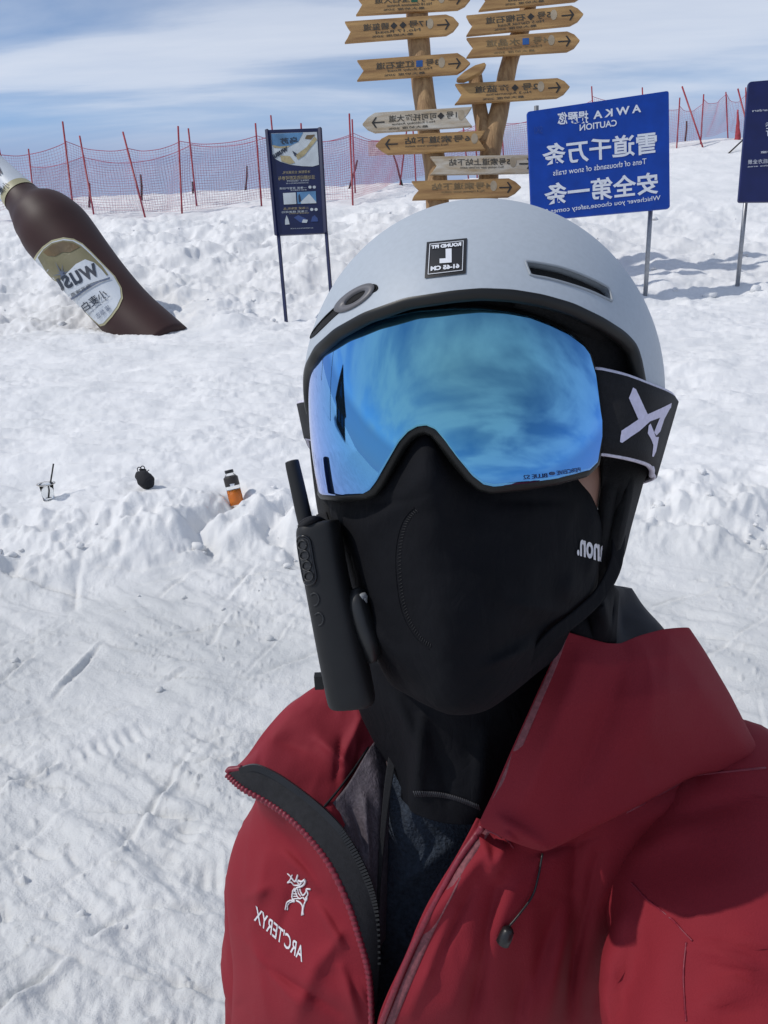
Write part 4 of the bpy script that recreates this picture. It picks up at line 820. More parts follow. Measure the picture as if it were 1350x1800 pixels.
# ---------------------------------------------------------------- face mask (balaclava)
def ringrow(fr, back):
    """front columns (left to right) then the hidden back of the head"""
    return list(fr)+[(fr[-1][0]-20, fr[-1][1], back-.05), (fr[-1][0]-110, fr[-1][1], back), (fr[0][0]+110, fr[0][1], back), (fr[0][0]+20, fr[0][1], back-.05)]
MK = [ringrow([(600, 690, .565), (650, 690, .525), (700, 690, .492), (750, 688, .475), (820, 690, .485), (900, 690, .50), (970, 690, .525), (1030, 690, .57)], .66),
      ringrow([(585, 770, .56), (635, 775, .517), (690, 775, .478), (749, 764, .449), (812, 775, .472), (905, 780, .49), (975, 785, .515), (1020, 790, .56)], .67),
      ringrow([(573, 860, .556), (625, 862, .503), (690, 858, .460), (753, 838, .432), (820, 860, .455), (915, 868, .472), (992, 866, .500), (1040, 868, .55)], .67),
      ringrow([(585, 930, .553), (635, 930, .497), (697, 925, .462), (762, 912, .440), (832, 925, .453), (925, 935, .472), (1010, 930, .508), (1058, 925, .552)], .67),
      ringrow([(605, 990, .55), (650, 990, .495), (705, 992, .463), (770, 990, .448), (842, 995, .455), (930, 998, .474), (1012, 990, .512), (1054, 985, .553)], .67),
      ringrow([(626, 1050, .545), (664, 1052, .495), (716, 1056, .466), (778, 1060, .449), (852, 1062, .456), (930, 1056, .478), (1002, 1046, .515), (1046, 1040, .553)], .67),
      ringrow([(645, 1110, .543), (680, 1112, .498), (727, 1118, .470), (784, 1124, .453), (856, 1122, .461), (922, 1110, .485), (980, 1092, .522), (1020, 1078, .556)], .67),
      ringrow([(662, 1160, .545), (694, 1166, .506), (736, 1176, .479), (789, 1186, .463), (854, 1182, .470), (912, 1164, .494), (962, 1138, .53), (1000, 1115, .562)], .67),
      ringrow([(684, 1200, .552), (712, 1215, .520), (748, 1232, .496), (794, 1246, .481), (852, 1240, .487), (902, 1212, .508), (950, 1175, .54), (990, 1145, .57)], .67),
      ringrow([(694, 1205, .575), (722, 1222, .555), (756, 1240, .534), (796, 1254, .519), (850, 1248, .523), (898, 1218, .54), (945, 1182, .563), (985, 1155, .59)], .68),
      ringrow([(700, 1195, .61), (730, 1205, .60), (762, 1215, .58), (798, 1220, .57), (848, 1215, .575), (890, 1200, .585), (935, 1180, .60), (975, 1165, .62)], .69)]
mfolds = [(610, 920, 660, 1060, 16, .005), (640, 1060, 690, 1180, 18, .007), (720, 1180, 640, 1090, 14, .005), (700, 880, 640, 940, 26, .004), (1040, 860, 1052, 940, 14, .006), (1010, 1010, 1000, 1060, 22, .007), (1050, 960, 1035, 1010, 12, .006), (900, 1060, 1000, 1080, 18, .005), (870, 1150, 960, 1090, 20, -.006), (860, 1170, 930, 1140, 12, .005), (620, 890, 720, 880, 10, -.003), (880, 880, 990, 880, 10, -.003)]
mask = sh('face_mask', MK, 120, 110, mask_m, person, closed=True, folds=mfolds, wr=.0012, wf=45)
bvm = bvh_obj(mask)
# stitched oval panel seam
seam = [(905, 900), (930, 960), (925, 1040), (895, 1105), (850, 1140), (795, 1152), (745, 1135), (712, 1090), (698, 1030), (697, 960), (715, 905), (760, 878), (830, 872), (880, 880)]
S = cr(np.array(seam, float), 150, True); P = np.array([hit(bvm, *p, .0001) for p in S[62:112]]); tube('seam', P, .0004, mask_m, mask, ns=5, caps=False)
mbs = MB()
for i in range(62, 112):
    a, b_ = S[i], S[(i+1) % 150]; d = b_-a; n_ = np.array([-d[1], d[0]])/np.linalg.norm(d); q0, q1 = hit(bvm, *(a+n_*4), .0002), hit(bvm, *(a+n_*10+d*.4), .0002)
    if q0 is not None and q1 is not None: mbs.tube([q0, q1], .0003, 4)
mbs.build('stitching', mat('dark_thread', (.006, .006, .008), .6, var=.2), mask)['kind'] = 'stuff'
text('lettering', bvm, 'anon.', (1062, 990), (-50, -14), (0, -30), thread_m, mask, .001, bold=.03, cell=.15)
# neck part and hanging bib
NK = [ringrow([(630, 1150, .64), (682, 1170, .60), (730, 1190, .59), (790, 1200, .58), (860, 1190, .585), (920, 1170, .60), (980, 1150, .63)], .73),
      ringrow([(632, 1230, .66), (690, 1245, .615), (735, 1255, .60), (790, 1260, .588), (860, 1250, .595), (920, 1235, .61), (985, 1220, .64)], .75),
      ringrow([(655, 1290, .68), (705, 1305, .63), (738, 1310, .606), (790, 1315, .598), (850, 1310, .603), (920, 1300, .625), (990, 1290, .66)], .77),
      ringrow([(685, 1340, .69), (718, 1352, .638), (734, 1362, .612), (785, 1372, .603), (845, 1370, .608), (920, 1360, .64), (1000, 1350, .68)], .80),
      ringrow([(708, 1380, .68), (720, 1392, .646), (730, 1402, .615), (780, 1414, .608), (840, 1418, .612), (920, 1410, .65), (1000, 1400, .70)], .82),
      ringrow([(708, 1400, .69), (721, 1415, .65), (731, 1428, .619), (780, 1444, .612), (838, 1446, .616), (920, 1440, .66), (1000, 1430, .71)], .84)]
neck = sh('neck_gaiter', NK, 70, 90, mask_m, person, closed=True, folds=[(745, 1262, 735, 1390, 9, .008), (760, 1290, 790, 1400, 18, -.004), (700, 1230, 735, 1310, 14, .006), (850, 1280, 840, 1420, 14, .007)], wr=.001, wf=40, solid=.002)
bvk = bvh_obj(neck); mbs = MB()
for i in range(34):
    t_ = i/33; x = 728+112*t_; y = 1390+24*t_-8*math.sin(t_*3.1)
    a, b_ = hit(bvk, x, y, .0006), hit(bvk, x+3.2, y+9, .0006)
    if a is not None and b_ is not None: mbs.tube([a, b_], .0007, 4)
mbs.build('stitching', mat('grey_thread', (.03, .03, .036), .6, var=.2), neck)['kind'] = 'stuff'
# navy shirt
SHR = []
for py, fz, xl, xc, xr, sz in ((1290, .66, 690, 770, 930, .70), (1400, .668, 672, 750, 940, .72), (1500, .684, 650, 735, 950, .74), (1620, .692, 600, 715, 950, .77), (1800, .715, 500, 690, 940, .83), (2100, .775, 500, 690, 930, .91), (2400, .85, 510, 690, 910, 1.0)):
    SHR.append([(xl, py, sz), ((xl+xc)/2, py, fz+.012), (xc, py, fz), ((xc+xr)/2, py, fz+.008), (xr, py, sz), (xr-60, py, zc3(.72, py)), ((xl+xr)/2, py, zc3(.75, py)), (xl+60, py, zc3(.72, py))])
shirt = sh('shirt', SHR, 90, 80, navyshirt_m, person, closed=True, folds=[(690, 1420, 700, 1480, 20, .006), (800, 1480, 700, 1560, 16, .006), (690, 1600, 740, 1700, 20, .006)], wr=.002, wf=25)

# ---------------------------------------------------------------- jacket
def backcols(py, xs, yb=.80, px=None): return [(x, py, zc3(yb-dy, py)) for x, dy in xs]
LP = [[(405, 1362, .664), (430, 1368, .70), (455, 1366, .74), (480, 1350, .79), (520, 1320, .84), (600, 1270, .88), (780, 1230, .90)],
      [(469, 1407, .655), (462, 1420, .695), (455, 1418, .72), (450, 1410, .76), (470, 1395, .85), (580, 1370, .915), (780, 1350, .935)],
      [(546, 1473, .645), (515, 1480, .682), (475, 1480, .698), (438, 1470, .735), (421, 1470, .80), (500, 1460, .93), (775, 1450, .955)],
      [(611, 1584, .640), (560, 1572, .664), (490, 1562, .682), (430, 1552, .722), (402, 1545, .79), (490, 1550, .95), (770, 1550, .985)],
      [(633, 1650, .640), (580, 1645, .655), (503, 1640, .675), (437, 1635, .722), (406, 1630, .80), (490, 1640, .97), (765, 1650, 1.01)],
      [(648, 1710, .644), (592, 1705, .655), (512, 1700, .675), (445, 1700, .725), (413, 1700, .81), (490, 1700, .99), (760, 1710, 1.03)],
      [(653, 1790, .65), (597, 1785, .660), (515, 1780, .680), (445, 1780, .735), (411, 1780, .83), (490, 1780, 1.02), (755, 1790, 1.055)],
      [(655, 2050, .715), (590, 2050, .72), (505, 2050, .745), (430, 2050, .80), (398, 2050, .90), (480, 2050, 1.10), (745, 2050, 1.146)],
      [(650, 2380, .80), (590, 2380, .805), (500, 2380, .83), (425, 2380, .90), (395, 2380, 1.01), (480, 2380, 1.22), (735, 2380, 1.29)]]
um = np.clip(1.6-np.linspace(0, 1, 90)*2, 0, 1)
lfold = [(500, 1500, 560, 1560, 10, .005), (430, 1580, 470, 1560, 12, .006), (560, 1590, 600, 1660, 9, .005), (420, 1640, 520, 1760, 10, .005), (470, 1700, 600, 1780, 10, -.005), (600, 1700, 630, 1790, 9, .005), (470, 1500, 440, 1640, 14, .006), (520, 1560, 480, 1680, 18, -.005), (560, 1680, 520, 1790, 20, .006), (450, 1660, 470, 1790, 14, .006), (430, 1760, 412, 1775, 10, -.008), (600, 1640, 560, 1700, 14, .004)]
Vj, Fj = sheet(LP, 150, 90, folds=lfold, wr=.0012, wf=16, umask=um, ten=.4, crease=.012, cs=(22, 9))
MBJ = MB(); MBJ.add(Vj, Fj)
# right chest
RP = [[(838, 1438, .605), (880, 1452, .607), (940, 1462, .61), (1020, 1440, .615), (1110, 1400, .622), (1220, 1360, .645), (1345, 1342, .705), (1330, 1330, .80), (1150, 1300, .89), (780, 1230, .905)],
      [(800, 1508, .603), (850, 1520, .600), (915, 1525, .608), (1000, 1510, .618), (1085, 1470, .622), (1190, 1420, .63), (1350, 1400, .69), (1350, 1400, .82), (1150, 1370, .92), (780, 1350, .94)],
      [(752, 1590, .607), (815, 1598, .600), (890, 1600, .606), (970, 1590, .622), (1055, 1560, .632), (1140, 1540, .655), (1250, 1530, .73), (1300, 1520, .86), (1120, 1480, .96), (775, 1450, .96)],
      [(712, 1680, .615), (780, 1685, .606), (860, 1690, .608), (945, 1685, .624), (1030, 1670, .645), (1105, 1660, .685), (1170, 1650, .77), (1200, 1630, .88), (1080, 1590, .99), (770, 1550, .99)],
      [(664, 1795, .632), (745, 1800, .622), (835, 1800, .620), (925, 1800, .634), (1010, 1795, .66), (1080, 1790, .71), (1130, 1780, .79), (1140, 1770, .91), (1030, 1740, 1.02), (763, 1680, 1.02)],
      [(660, 1920, .675), (745, 1920, .665), (835, 1920, .665), (920, 1920, .68), (1000, 1915, .71), (1060, 1910, .76), (1095, 1900, .84), (1100, 1890, .97), (1000, 1880, 1.07), (755, 1800, 1.06)],
      [(656, 2100, .728), (740, 2100, .72), (825, 2100, .722), (905, 2100, .74), (975, 2100, .775), (1025, 2100, .82), (1050, 2090, .91), (1040, 2080, 1.04), (950, 2070, 1.14), (745, 2050, 1.146)],
      [(652, 2380, .80), (735, 2380, .80), (815, 2380, .805), (890, 2380, .825), (950, 2380, .86), (995, 2380, .91), (1010, 2380, 1.01), (990, 2380, 1.16), (900, 2380, 1.26), (735, 2380, 1.29)]]
um2 = np.clip(1.9-np.linspace(0, 1, 110)*2.2, 0, 1)
rfold = [(872, 1560, 825, 1800, 20, -.012), (1012, 1490, 1000, 1800, 18, -.013), (935, 1600, 930, 1800, 22, .007), (800, 1600, 720, 1780, 12, .006), (905, 1560, 800, 1760, 40, .010), (850, 1500, 740, 1640, 18, .007), (985, 1580, 900, 1800, 34, -.012), (1010, 1570, 960, 1800, 26, .012), (1050, 1500, 985, 1800, 18, -.010), (890, 1480, 870, 1530, 16, .010), (845, 1470, 870, 1540, 9, .004), (830, 1560, 760, 1700, 10, -.005), (1080, 1600, 1040, 1790, 18, -.010), (940, 1500, 1040, 1470, 14, -.006)]
Vj, Fj = sheet(RP, 150, 110, folds=rfold, wr=.0012, wf=13, umask=um2, ten=.4, crease=.014, cs=(20, 8)); MBJ.add(Vj, Fj)
# right hood / high collar
HP = [[(991, 1109, .560), (1029, 1121, .566), (1064, 1131, .572), (1090, 1132, .578), (1122, 1119, .590), (1165, 1107, .605), (1208, 1104, .632), (1215, 1130, .69), (1120, 1150, .79), (800, 1150, .845)],
      [(968, 1166, .556), (1010, 1168, .554), (1055, 1170, .556), (1098, 1168, .562), (1145, 1160, .575), (1195, 1150, .60), (1236, 1146, .645), (1240, 1170, .72), (1130, 1180, .83), (800, 1180, .87)],
      [(935, 1240, .556), (985, 1238, .549), (1040, 1234, .547), (1100, 1228, .552), (1165, 1218, .568), (1230, 1212, .60), (1279, 1218, .65), (1275, 1240, .74), (1140, 1220, .86), (795, 1200, .885)],
      [(900, 1318, .562), (955, 1320, .551), (1015, 1312, .547), (1085, 1300, .552), (1165, 1285, .572), (1250, 1275, .608), (1316, 1292, .66), (1310, 1300, .77), (1150, 1260, .88), (790, 1215, .895)],
      [(868, 1392, .570), (920, 1400, .559), (985, 1398, .552), (1060, 1376, .555), (1150, 1345, .575), (1255, 1322, .615), (1343, 1328, .672), (1335, 1330, .79), (1155, 1280, .89), (785, 1225, .90)],
      [(842, 1447, .579), (890, 1468, .570), (958, 1488, .566), (1047, 1447, .566), (1118, 1412, .574), (1225, 1357, .612), (1352, 1346, .683), (1340, 1335, .80), (1155, 1285, .893), (782, 1228, .902)],
      [(842, 1452, .594), (892, 1474, .592), (960, 1492, .592), (1048, 1451, .594), (1119, 1416, .602), (1226, 1361, .634), (1353, 1350, .70), (1342, 1338, .805), (1155, 1288, .895), (781, 1230, .903)]]
hfold = [(1090, 1180, 1010, 1400, 42, -.008), (1020, 1170, 930, 1400, 30, .006), (1170, 1180, 1120, 1330, 60, .007), (890, 1460, 905, 1490, 12, .008), (960, 1488, 880, 1440, 14, .006), (1230, 1200, 1320, 1330, 30, .006)]
um3 = np.clip(2.2-np.linspace(0, 1, 110)*2.6, 0, 1)
Vh, Fh = sheet(HP, 110, 110, folds=hfold, wr=.0008, wf=14, umask=um3, ten=.28, crease=.006, cs=(14, 9)); MBJ.add(Vh, Fh)
# sleeves
def sleeve(pts, n=70, wr=.006, seed=0):
    P = cr(p2c(np.array([q[:3] for q in pts], float)), n); r = cr(np.array([[q[3]] for q in pts], float), n)[:, 0]; V, F = tube_vf(c2w(P), r, 48)
    c = np.repeat(c2w(P), 48, 0); d = V-c; k = np.repeat(np.linspace(0, 1, n), 48); th = np.tile(np.linspace(0, 2*np.pi, 48, endpoint=False), n)
    f = wr*(fbm(np.cos(th)*1.1+k*9+seed, np.sin(th)*1.1-k*6, 3)+.6*np.sin(k*42+3*np.sin(th)+seed)*smooth01(k, .12, .35)*np.exp(-((k-.5)/.3)**2)); V = V+d/np.linalg.norm(d, axis=1)[:, None]*f[:, None]; return V, F
Vr, Fr = sleeve([(1235, 1400, .74, .085), (1262, 1450, .70, .098), (1280, 1540, .660, .102), (1285, 1660, .615, .096), (1285, 1800, .575, .090), (1305, 1950, .535, .083), (1370, 2110, .480, .075), (1540, 2250, .385, .066), (1850, 2380, .265, .054), (2250, 2450, .185, .045)], 110, .0042, 2)
Pr_ = pix(Vr); front_ = ((Vr-np.repeat(np.array([Vr[i*48:(i+1)*48].mean(0) for i in range(len(Vr)//48)]), 48, 0))@BACK) > 0
dzr = fold_dz(Pr_[:, 0], Pr_[:, 1], [(1135, 1600, 1085, 1800, 26, -.010), (1115, 1520, 1050, 1800, 12, .006), (1180, 1660, 1150, 1800, 18, .005), (1225, 1650, 1300, 1690, 10, .005), (1350, 1630, 1280, 1700, 9, .006), (1350, 1690, 1240, 1770, 9, .006), (1330, 1760, 1270, 1800, 10, -.005), (1180, 1600, 1240, 1660, 8, -.004), (1130, 1500, 1230, 1440, 24, .005), (1200, 1440, 1340, 1400, 20, -.006), (1250, 1560, 1330, 1540, 30, .003)])*front_
Vr = CAM+(Vr-CAM)*(1+dzr/Pr_[:, 2])[:, None]
MBJ.add(Vr, Fr)
Vl2, Fl2 = sleeve([(560, 1440, .86, .06), (530, 1500, .88, .075), (512, 1650, .91, .078), (508, 1800, .955, .074), (510, 2000, 1.0, .07), (530, 2250, 1.03, .064), (560, 2480, 1.04, .056)], 80, .004, 9); MBJ.add(Vl2, Fl2)
jacket = MBJ.build('jacket', red_m, person, solid=.0022, offset=0)
bvj = bvh_of(MBJ.V, MBJ.F)
# inner face of the opened collar (image left)
S1 = [[(403, 1357, .662), (449, 1346, .661), (511, 1378, .656), (573, 1429, .651), (602, 1459, .649)],
      [(432, 1331, .69), (475, 1312, .686), (540, 1338, .682), (590, 1388, .674), (616, 1432, .67)],
      [(466, 1284, .71), (520, 1255, .71), (585, 1284, .706), (625, 1338, .70), (640, 1400, .69)],
      [(506, 1240, .73), (562, 1208, .73), (625, 1232, .725), (655, 1285, .72), (662, 1345, .71)],
      [(545, 1214, .76), (605, 1185, .76), (665, 1205, .75), (695, 1255, .74), (692, 1330, .73)]]
sh('collar_facing', S1, 60, 70, redin_m, jacket, solid=.002, folds=[(560, 1300, 620, 1350, 12, .006), (600, 1300, 590, 1370, 10, -.005), (640, 1250, 600, 1340, 14, .005), (480, 1300, 540, 1320, 20, -.004)], wr=.002, wf=18, crease=.014, cs=(24, 20))
S2 = [[(571, 1428, .656), (628, 1502, .652), (656, 1575, .654), (664, 1690, .658)], [(612, 1378, .672), (645, 1465, .664), (660, 1545, .662), (667, 1680, .665)], [(648, 1318, .690), (668, 1400, .674), (672, 1510, .670), (672, 1660, .672)], [(672, 1290, .71), (684, 1390, .69), (682, 1500, .682), (678, 1650, .68)]]
sh('lining', S2, 40, 60, lining_m, jacket, solid=.001, folds=[(640, 1400, 650, 1520, 10, .006), (618, 1420, 640, 1490, 8, -.004)], wr=.0015, wf=25)
tube('lining_seam', curve3([(565, 1424, .652), (592, 1392, .668), (622, 1352, .692), (650, 1310, .716)], 30), .0012, blackp_m, jacket, ns=6)
band('inner_strap', [(690, 1290, .672), (678, 1360, .664), (670, 1440, .662), (664, 1540, .662), (662, 1600, .663)], [(706, 1290, .672), (692, 1360, .663), (680, 1440, .661), (670, 1540, .661), (666, 1600, .662)], strap_m, jacket, solid=.0015)
# zipper: black tape, teeth, piping
pip = [(399, 1361, .660), (426, 1385, .6555), (469, 1409, .6525), (507, 1436, .648), (546, 1475, .6425), (580, 1521, .639), (611, 1586, .637), (630, 1644, .637), (646, 1702, .639), (652, 1760, .644), (654, 1830, .655)]
tee = [(420, 1352, .659), (449, 1346, .656), (484, 1360, .653), (515, 1380, .650), (548, 1405, .647), (576, 1430, .645), (603, 1460, .643), (630, 1504, .642), (652, 1555, .643), (663, 1610, .645), (666, 1700, .65)]
band('zipper_tape', tee, pip, tape_m, jacket, n=90, solid=.0015)
Pp = curve3(pip, 240); tube('piping', Pp, .0028+.0005*np.sin(np.arange(240)*1.6), redpip_m, jacket, ns=10)
Pt = curve3(tee, 96); mbs = MB()
for i in range(1, 95):
    d = Pt[i+1]-Pt[i-1]; d /= np.linalg.norm(d); n_ = np.cross(d, BACK); n_ /= np.linalg.norm(n_); R3 = np.stack([d, n_, BACK], 1); mbs.add(*boxm(Pt[i]+n_*.0012+BACK*.0012, .0020, .0056, .0032, R3))
mbs.build('zipper_teeth', blackp_m, jacket, smooth=False)['kind'] = 'stuff'
tube('collar_tip', curve3([(400, 1358, .661), (404, 1353, .661), (414, 1352, .660), (425, 1350, .659)], 10), .0028, redpip_m, jacket, ns=8)
# right zipper edge: seam tape and teeth
rz = [(991, 1111, .5585), (969, 1168, .5540), (938, 1237, .5535), (905, 1312, .559), (873, 1388, .567), (846, 1446, .576)]
rz2 = [(999, 1113, .5585), (979, 1170, .5530), (949, 1240, .5510), (917, 1316, .5560), (885, 1393, .5645), (858, 1453, .574)]
tapr_m = mat('faded_seam_tape', (.19, .055, .065), .7, var=.3, vscale=300, bump=.5, bscale=700)
band('seam_tape', rz, rz2, tapr_m, jacket, n=50, solid=.001)
ed = [(842, 1452), (805, 1502), (770, 1565), (735, 1632), (702, 1705), (670, 1785), (660, 1815)]; ed2 = [(862, 1460), (826, 1512), (792, 1576), (758, 1645), (726, 1718), (694, 1795), (684, 1820)]
e1, e2, e3 = [], [], []
for a, b_ in zip(cr(np.array(ed, float), 40), cr(np.array(ed2, float), 40)):
    p, q = hit(bvj, a[0]+4, a[1]), hit(bvj, *b_)
    if p is None or q is None: continue
    e1.append(p+BACK*.002); e2.append(q+BACK*.002); e3.append(p+BACK*.003)
G = np.stack([np.array(e1)*(1-v)+np.array(e2)*v for v in (0.35, .5, .75, 1)]); mesh('seam_tape', G.reshape(-1, 3), gfaces(4, len(e1)), tapr_m, jacket, solid=.001)
tube('piping', e3, .0026, redpip_m, jacket, ns=8)
mbs = MB(); E3 = cr(np.array(e3), 110)
for i in range(1, 109):
    d = E3[i+1]-E3[i-1]; d /= np.linalg.norm(d); n_ = np.cross(d, BACK); mbs.add(*boxm(E3[i]-n_*.004-BACK*.003, .0017, .004, .003, np.stack([d, n_, BACK], 1)))
mbs.build('zipper_teeth', blackp_m, jacket, smooth=False)['kind'] = 'stuff'
# seams drawn by the cloth panels
def seamline(pts, n=60, r=.0008, m=None, off=.0012):
    P = [hit(bvj, *p, off) for p in cr(np.array(pts, float), n)]; P = [p for p in P if p is not None]
    tube('seam', P, r, m or redpip_m, jacket, ns=5)
z1 = lambda x, y: (780+x/2.249, 1000+y/2.25)
seamline([z1(745, 1245), z1(810, 1310), z1(890, 1375), z1(985, 1475)])
seamline([z1(960, 1480), z1(950, 1600), z1(960, 1795)])
seamline([(846, 1452), (880, 1468), (900, 1490)])
seamline([(1100, 1425), (1180, 1385), (1225, 1365), (1345, 1352)], r=.0011)
# drawcord
crd = []
for p in [(948, 1500), (940, 1540), (930, 1570), (908, 1600), (890, 1622)]:
    h_ = hit(bvj, *p, .004); crd.append(h_)
tube('drawcord', cr(np.array(crd), 24), .0009, blackp_m, jacket, ns=8)
a, b_ = hit(bvj, 888, 1622, .006), hit(bvj, 877, 1650, .006); V, F = tube_vf([a, a*.85+b_*.15, a*.5+b_*.5, a*.1+b_*.9, b_], [.003, .0048, .0054, .0054, .003], 12); mesh('cord_toggle', V, F, blackp_m, jacket)
# chest lettering and emblem
z8 = lambda x, y: (380+x/2.596, 1180+y/2.597)
o_ = np.array(z8(398, 1326)); text('lettering', bvj, "ARC'TERYX", o_, np.array(z8(178, 1132))-o_, (3.2, -27), thread_m, jacket, .0016, bold=.012, cell=.4, split='island')
def stroke(pts, w=1.2):
    P = [hit(bvj, *z8(*p), .0016) for p in cr(np.array(pts, float), 5*len(pts))]; P = [p for p in P if p is not None]; MBE.tube(P, .00055*w, 5)
MBE = MB()
for pts, w in [([(330, 920), (345, 935), (340, 950), (330, 960)], 1.2), ([(345, 935), (365, 955), (378, 925), (372, 948), (385, 970)], 1.5), ([(345, 938), (352, 925)], 1), ([(328, 962), (345, 958), (360, 972), (385, 972)], 1.3), ([(380, 950), (395, 955), (412, 945), (408, 965), (395, 978), (375, 985), (362, 1000)], 1.8), ([(395, 960), (385, 975)], 1.6), ([(362, 985), (352, 1005), (352, 1030), (365, 1045)], 1.4), ([(368, 990), (372, 1015), (385, 1035), (400, 1030)], 1.2), ([(378, 990), (382, 1010), (392, 1025)], 1.1), ([(388, 990), (392, 1005), (402, 1020), (415, 1005), (418, 990), (436, 990)], 1.4), ([(365, 1045), (345, 1042), (325, 1050), (318, 1082)], 1.4), ([(365, 1050), (345, 1050), (332, 1058), (328, 1085)], 1.0), ([(372, 1045), (390, 1055), (400, 1075), (396, 1112)], 1.4), ([(402, 1030), (415, 1045), (420, 1030), (408, 1060), (402, 1085), (403, 1110)], 1.4), ([(418, 995), (424, 1015), (412, 1035)], 1.3), ([(358, 1000), (372, 1002)], .9), ([(356, 1012), (376, 1014)], .9), ([(356, 1024), (380, 1026)], .9), ([(360, 1036), (386, 1036)], .9)]: stroke(pts, w)
MBE.build('chest_emblem', thread_m, jacket)
# dark hood lining behind the right side of the neck
HLn = [[(1048, 1022, .60), (1075, 1028, .625), (1092, 1034, .65), (1106, 1036, .675), (1060, 1030, .75), (850, 1010, .80)],
       [(1030, 1058, .595), (1062, 1064, .615), (1094, 1068, .645), (1130, 1070, .68), (1085, 1070, .77), (850, 1060, .82)],
       [(1012, 1092, .59), (1052, 1104, .60), (1096, 1108, .63), (1166, 1110, .67), (1110, 1110, .78), (850, 1110, .83)],
       [(1000, 1140, .585), (1050, 1160, .592), (1100, 1160, .61), (1190, 1150, .66), (1130, 1160, .79), (850, 1160, .84)]]
sh('hood_lining', HLn, 50, 60, hlin_m, jacket, solid=.002, folds=[(1060, 1030, 1075, 1110, 12, .012), (1045, 1060, 1060, 1120, 9, -.010), (1085, 1050, 1090, 1120, 10, -.008), (1040, 1050, 1030, 1110, 10, .008)], wr=.002, wf=30)
sh('neck_fabric', [[(1040, 1030, .575), (1056, 1024, .568), (1074, 1030, .572), (1084, 1040, .59)], [(1022, 1066, .565), (1046, 1066, .556), (1070, 1066, .562), (1082, 1075, .58)], [(1004, 1100, .562), (1036, 1106, .560), (1066, 1108, .565), (1080, 1110, .58)], [(996, 1130, .58), (1036, 1136, .58), (1066, 1138, .585), (1080, 1138, .59)]], 30, 30, mask_m, person, folds=[(1050, 1040, 1066, 1100, 8, .010), (1030, 1060, 1040, 1110, 7, -.010), (1075, 1050, 1070, 1100, 6, -.008)], solid=.002)

# ---------------------------------------------------------------- trousers, boots, glove, body
fx, fy = .06, .64; pant_m = mat('black_trousers', (.012, .012, .014), .8, var=.2, vscale=30, bump=.3, bscale=500)
mbp = MB()
for s in (-1, 1):
    mbp.tube(cr(np.array([[fx+s*.06, fy, 1.0], [fx+s*.10, fy, .82], [fx+s*.12, fy-.02, .48], [fx+s*.13, fy+.02, .10]]), 24), cr(np.array([[.12], [.118], [.10], [.115]]), 24)[:, 0], 24)
mbp.build('trousers', pant_m, person)
for s in (-1, 1):
    c = np.array([fx+s*.135, fy, 0]); g0 = gz(c[0], c[1])
    V, F = tube_vf(cr(np.array([[c[0], c[1]+.10, g0+.055], [c[0], c[1]+.03, g0+.06], [c[0]+s*.01, c[1]-.10, g0+.05], [c[0]+s*.015, c[1]-.19, g0+.035]]), 20), cr(np.array([[.05], [.06], [.055], [.03]]), 20)[:, 0], 18); bt = mesh('boot', V, F, rubber_m, person)
    V, F = tube_vf([[c[0], c[1]+.04, g0+.05], [c[0], c[1]+.04, g0+.3]], [.06, .07], 18); mesh('boot_shaft', V, F, rubber_m, bt)
# body: one skinned figure inside the clothes
J = {}; hw = c2w(p2c(np.array([838, 800, .575]))); nw = c2w(p2c(np.array([820, 1180, .66])))
J['pel'] = np.array([fx, fy+.02, .95]); J['spi'] = np.array([fx, fy+.02, 1.15]); J['che'] = np.array([fx+.02, fy+.05, 1.22]); J['nec'] = nw; J['hea'] = hw
J['shr'] = c2w(p2c(np.array([1230, 1420, .74]))); J['elr'] = c2w(p2c(np.array([1340, 2040, .505]))); J['har'] = c2w(p2c(np.array([2250, 2450, .185])))
J['shl'] = c2w(p2c(np.array([580, 1480, .90]))); J['ell'] = c2w(p2c(np.array([508, 1850, .96]))); J['hal'] = c2w(p2c(np.array([560, 2480, 1.04])))
for s, k in ((-1, 'l'), (1, 'r')): J['hp'+k] = np.array([fx+s*.09, fy, .9]); J['kn'+k] = np.array([fx+s*.12, fy-.02, .5]); J['an'+k] = np.array([fx+s*.13, fy+.03, .1])
names = list(J); ed_ = [('pel', 'spi'), ('spi', 'che'), ('che', 'nec'), ('nec', 'hea'), ('che', 'shr'), ('shr', 'elr'), ('elr', 'har'), ('che', 'shl'), ('shl', 'ell'), ('ell', 'hal'), ('pel', 'hpl'), ('hpl', 'knl'), ('knl', 'anl'), ('pel', 'hpr'), ('hpr', 'knr'), ('knr', 'anr')]
rdd = dict(pel=.10, spi=.09, che=.07, nec=.05, hea=.082, shr=.05, elr=.04, har=.026, shl=.05, ell=.04, hal=.026, hpl=.07, knl=.05, anl=.04, hpr=.07, knr=.05, anr=.04)
me = bpy.data.meshes.new('body'); me.from_pydata([tuple(J[n]) for n in names], [(names.index(a), names.index(b_)) for a, b_ in ed_], []); me.skin_vertices.new() if hasattr(me.skin_vertices, 'new') else None
body = bpy.data.objects.new('body', me); me.materials.append(skin_m); link(body, person)
sk = body.modifiers.new('skin', 'SKIN'); 
for i, n in enumerate(names): me.skin_vertices[0].data[i].radius = (rdd[n],)*2; me.skin_vertices[0].data[i].use_root = (n == 'pel')
ss = body.modifiers.new('s', 'SUBSURF'); ss.levels = ss.render_levels = 2
# cheek just visible between lens and ear pad
sh('cheek', [[(985, 800, .525), (1015, 800, .532), (1040, 800, .545), (1056, 800, .57)], [(985, 840, .522), (1015, 842, .53), (1042, 842, .545), (1058, 845, .57)], [(985, 890, .525), (1015, 892, .532), (1040, 892, .548), (1054, 895, .575)]], 16, 16, skin_m, person, solid=.003)
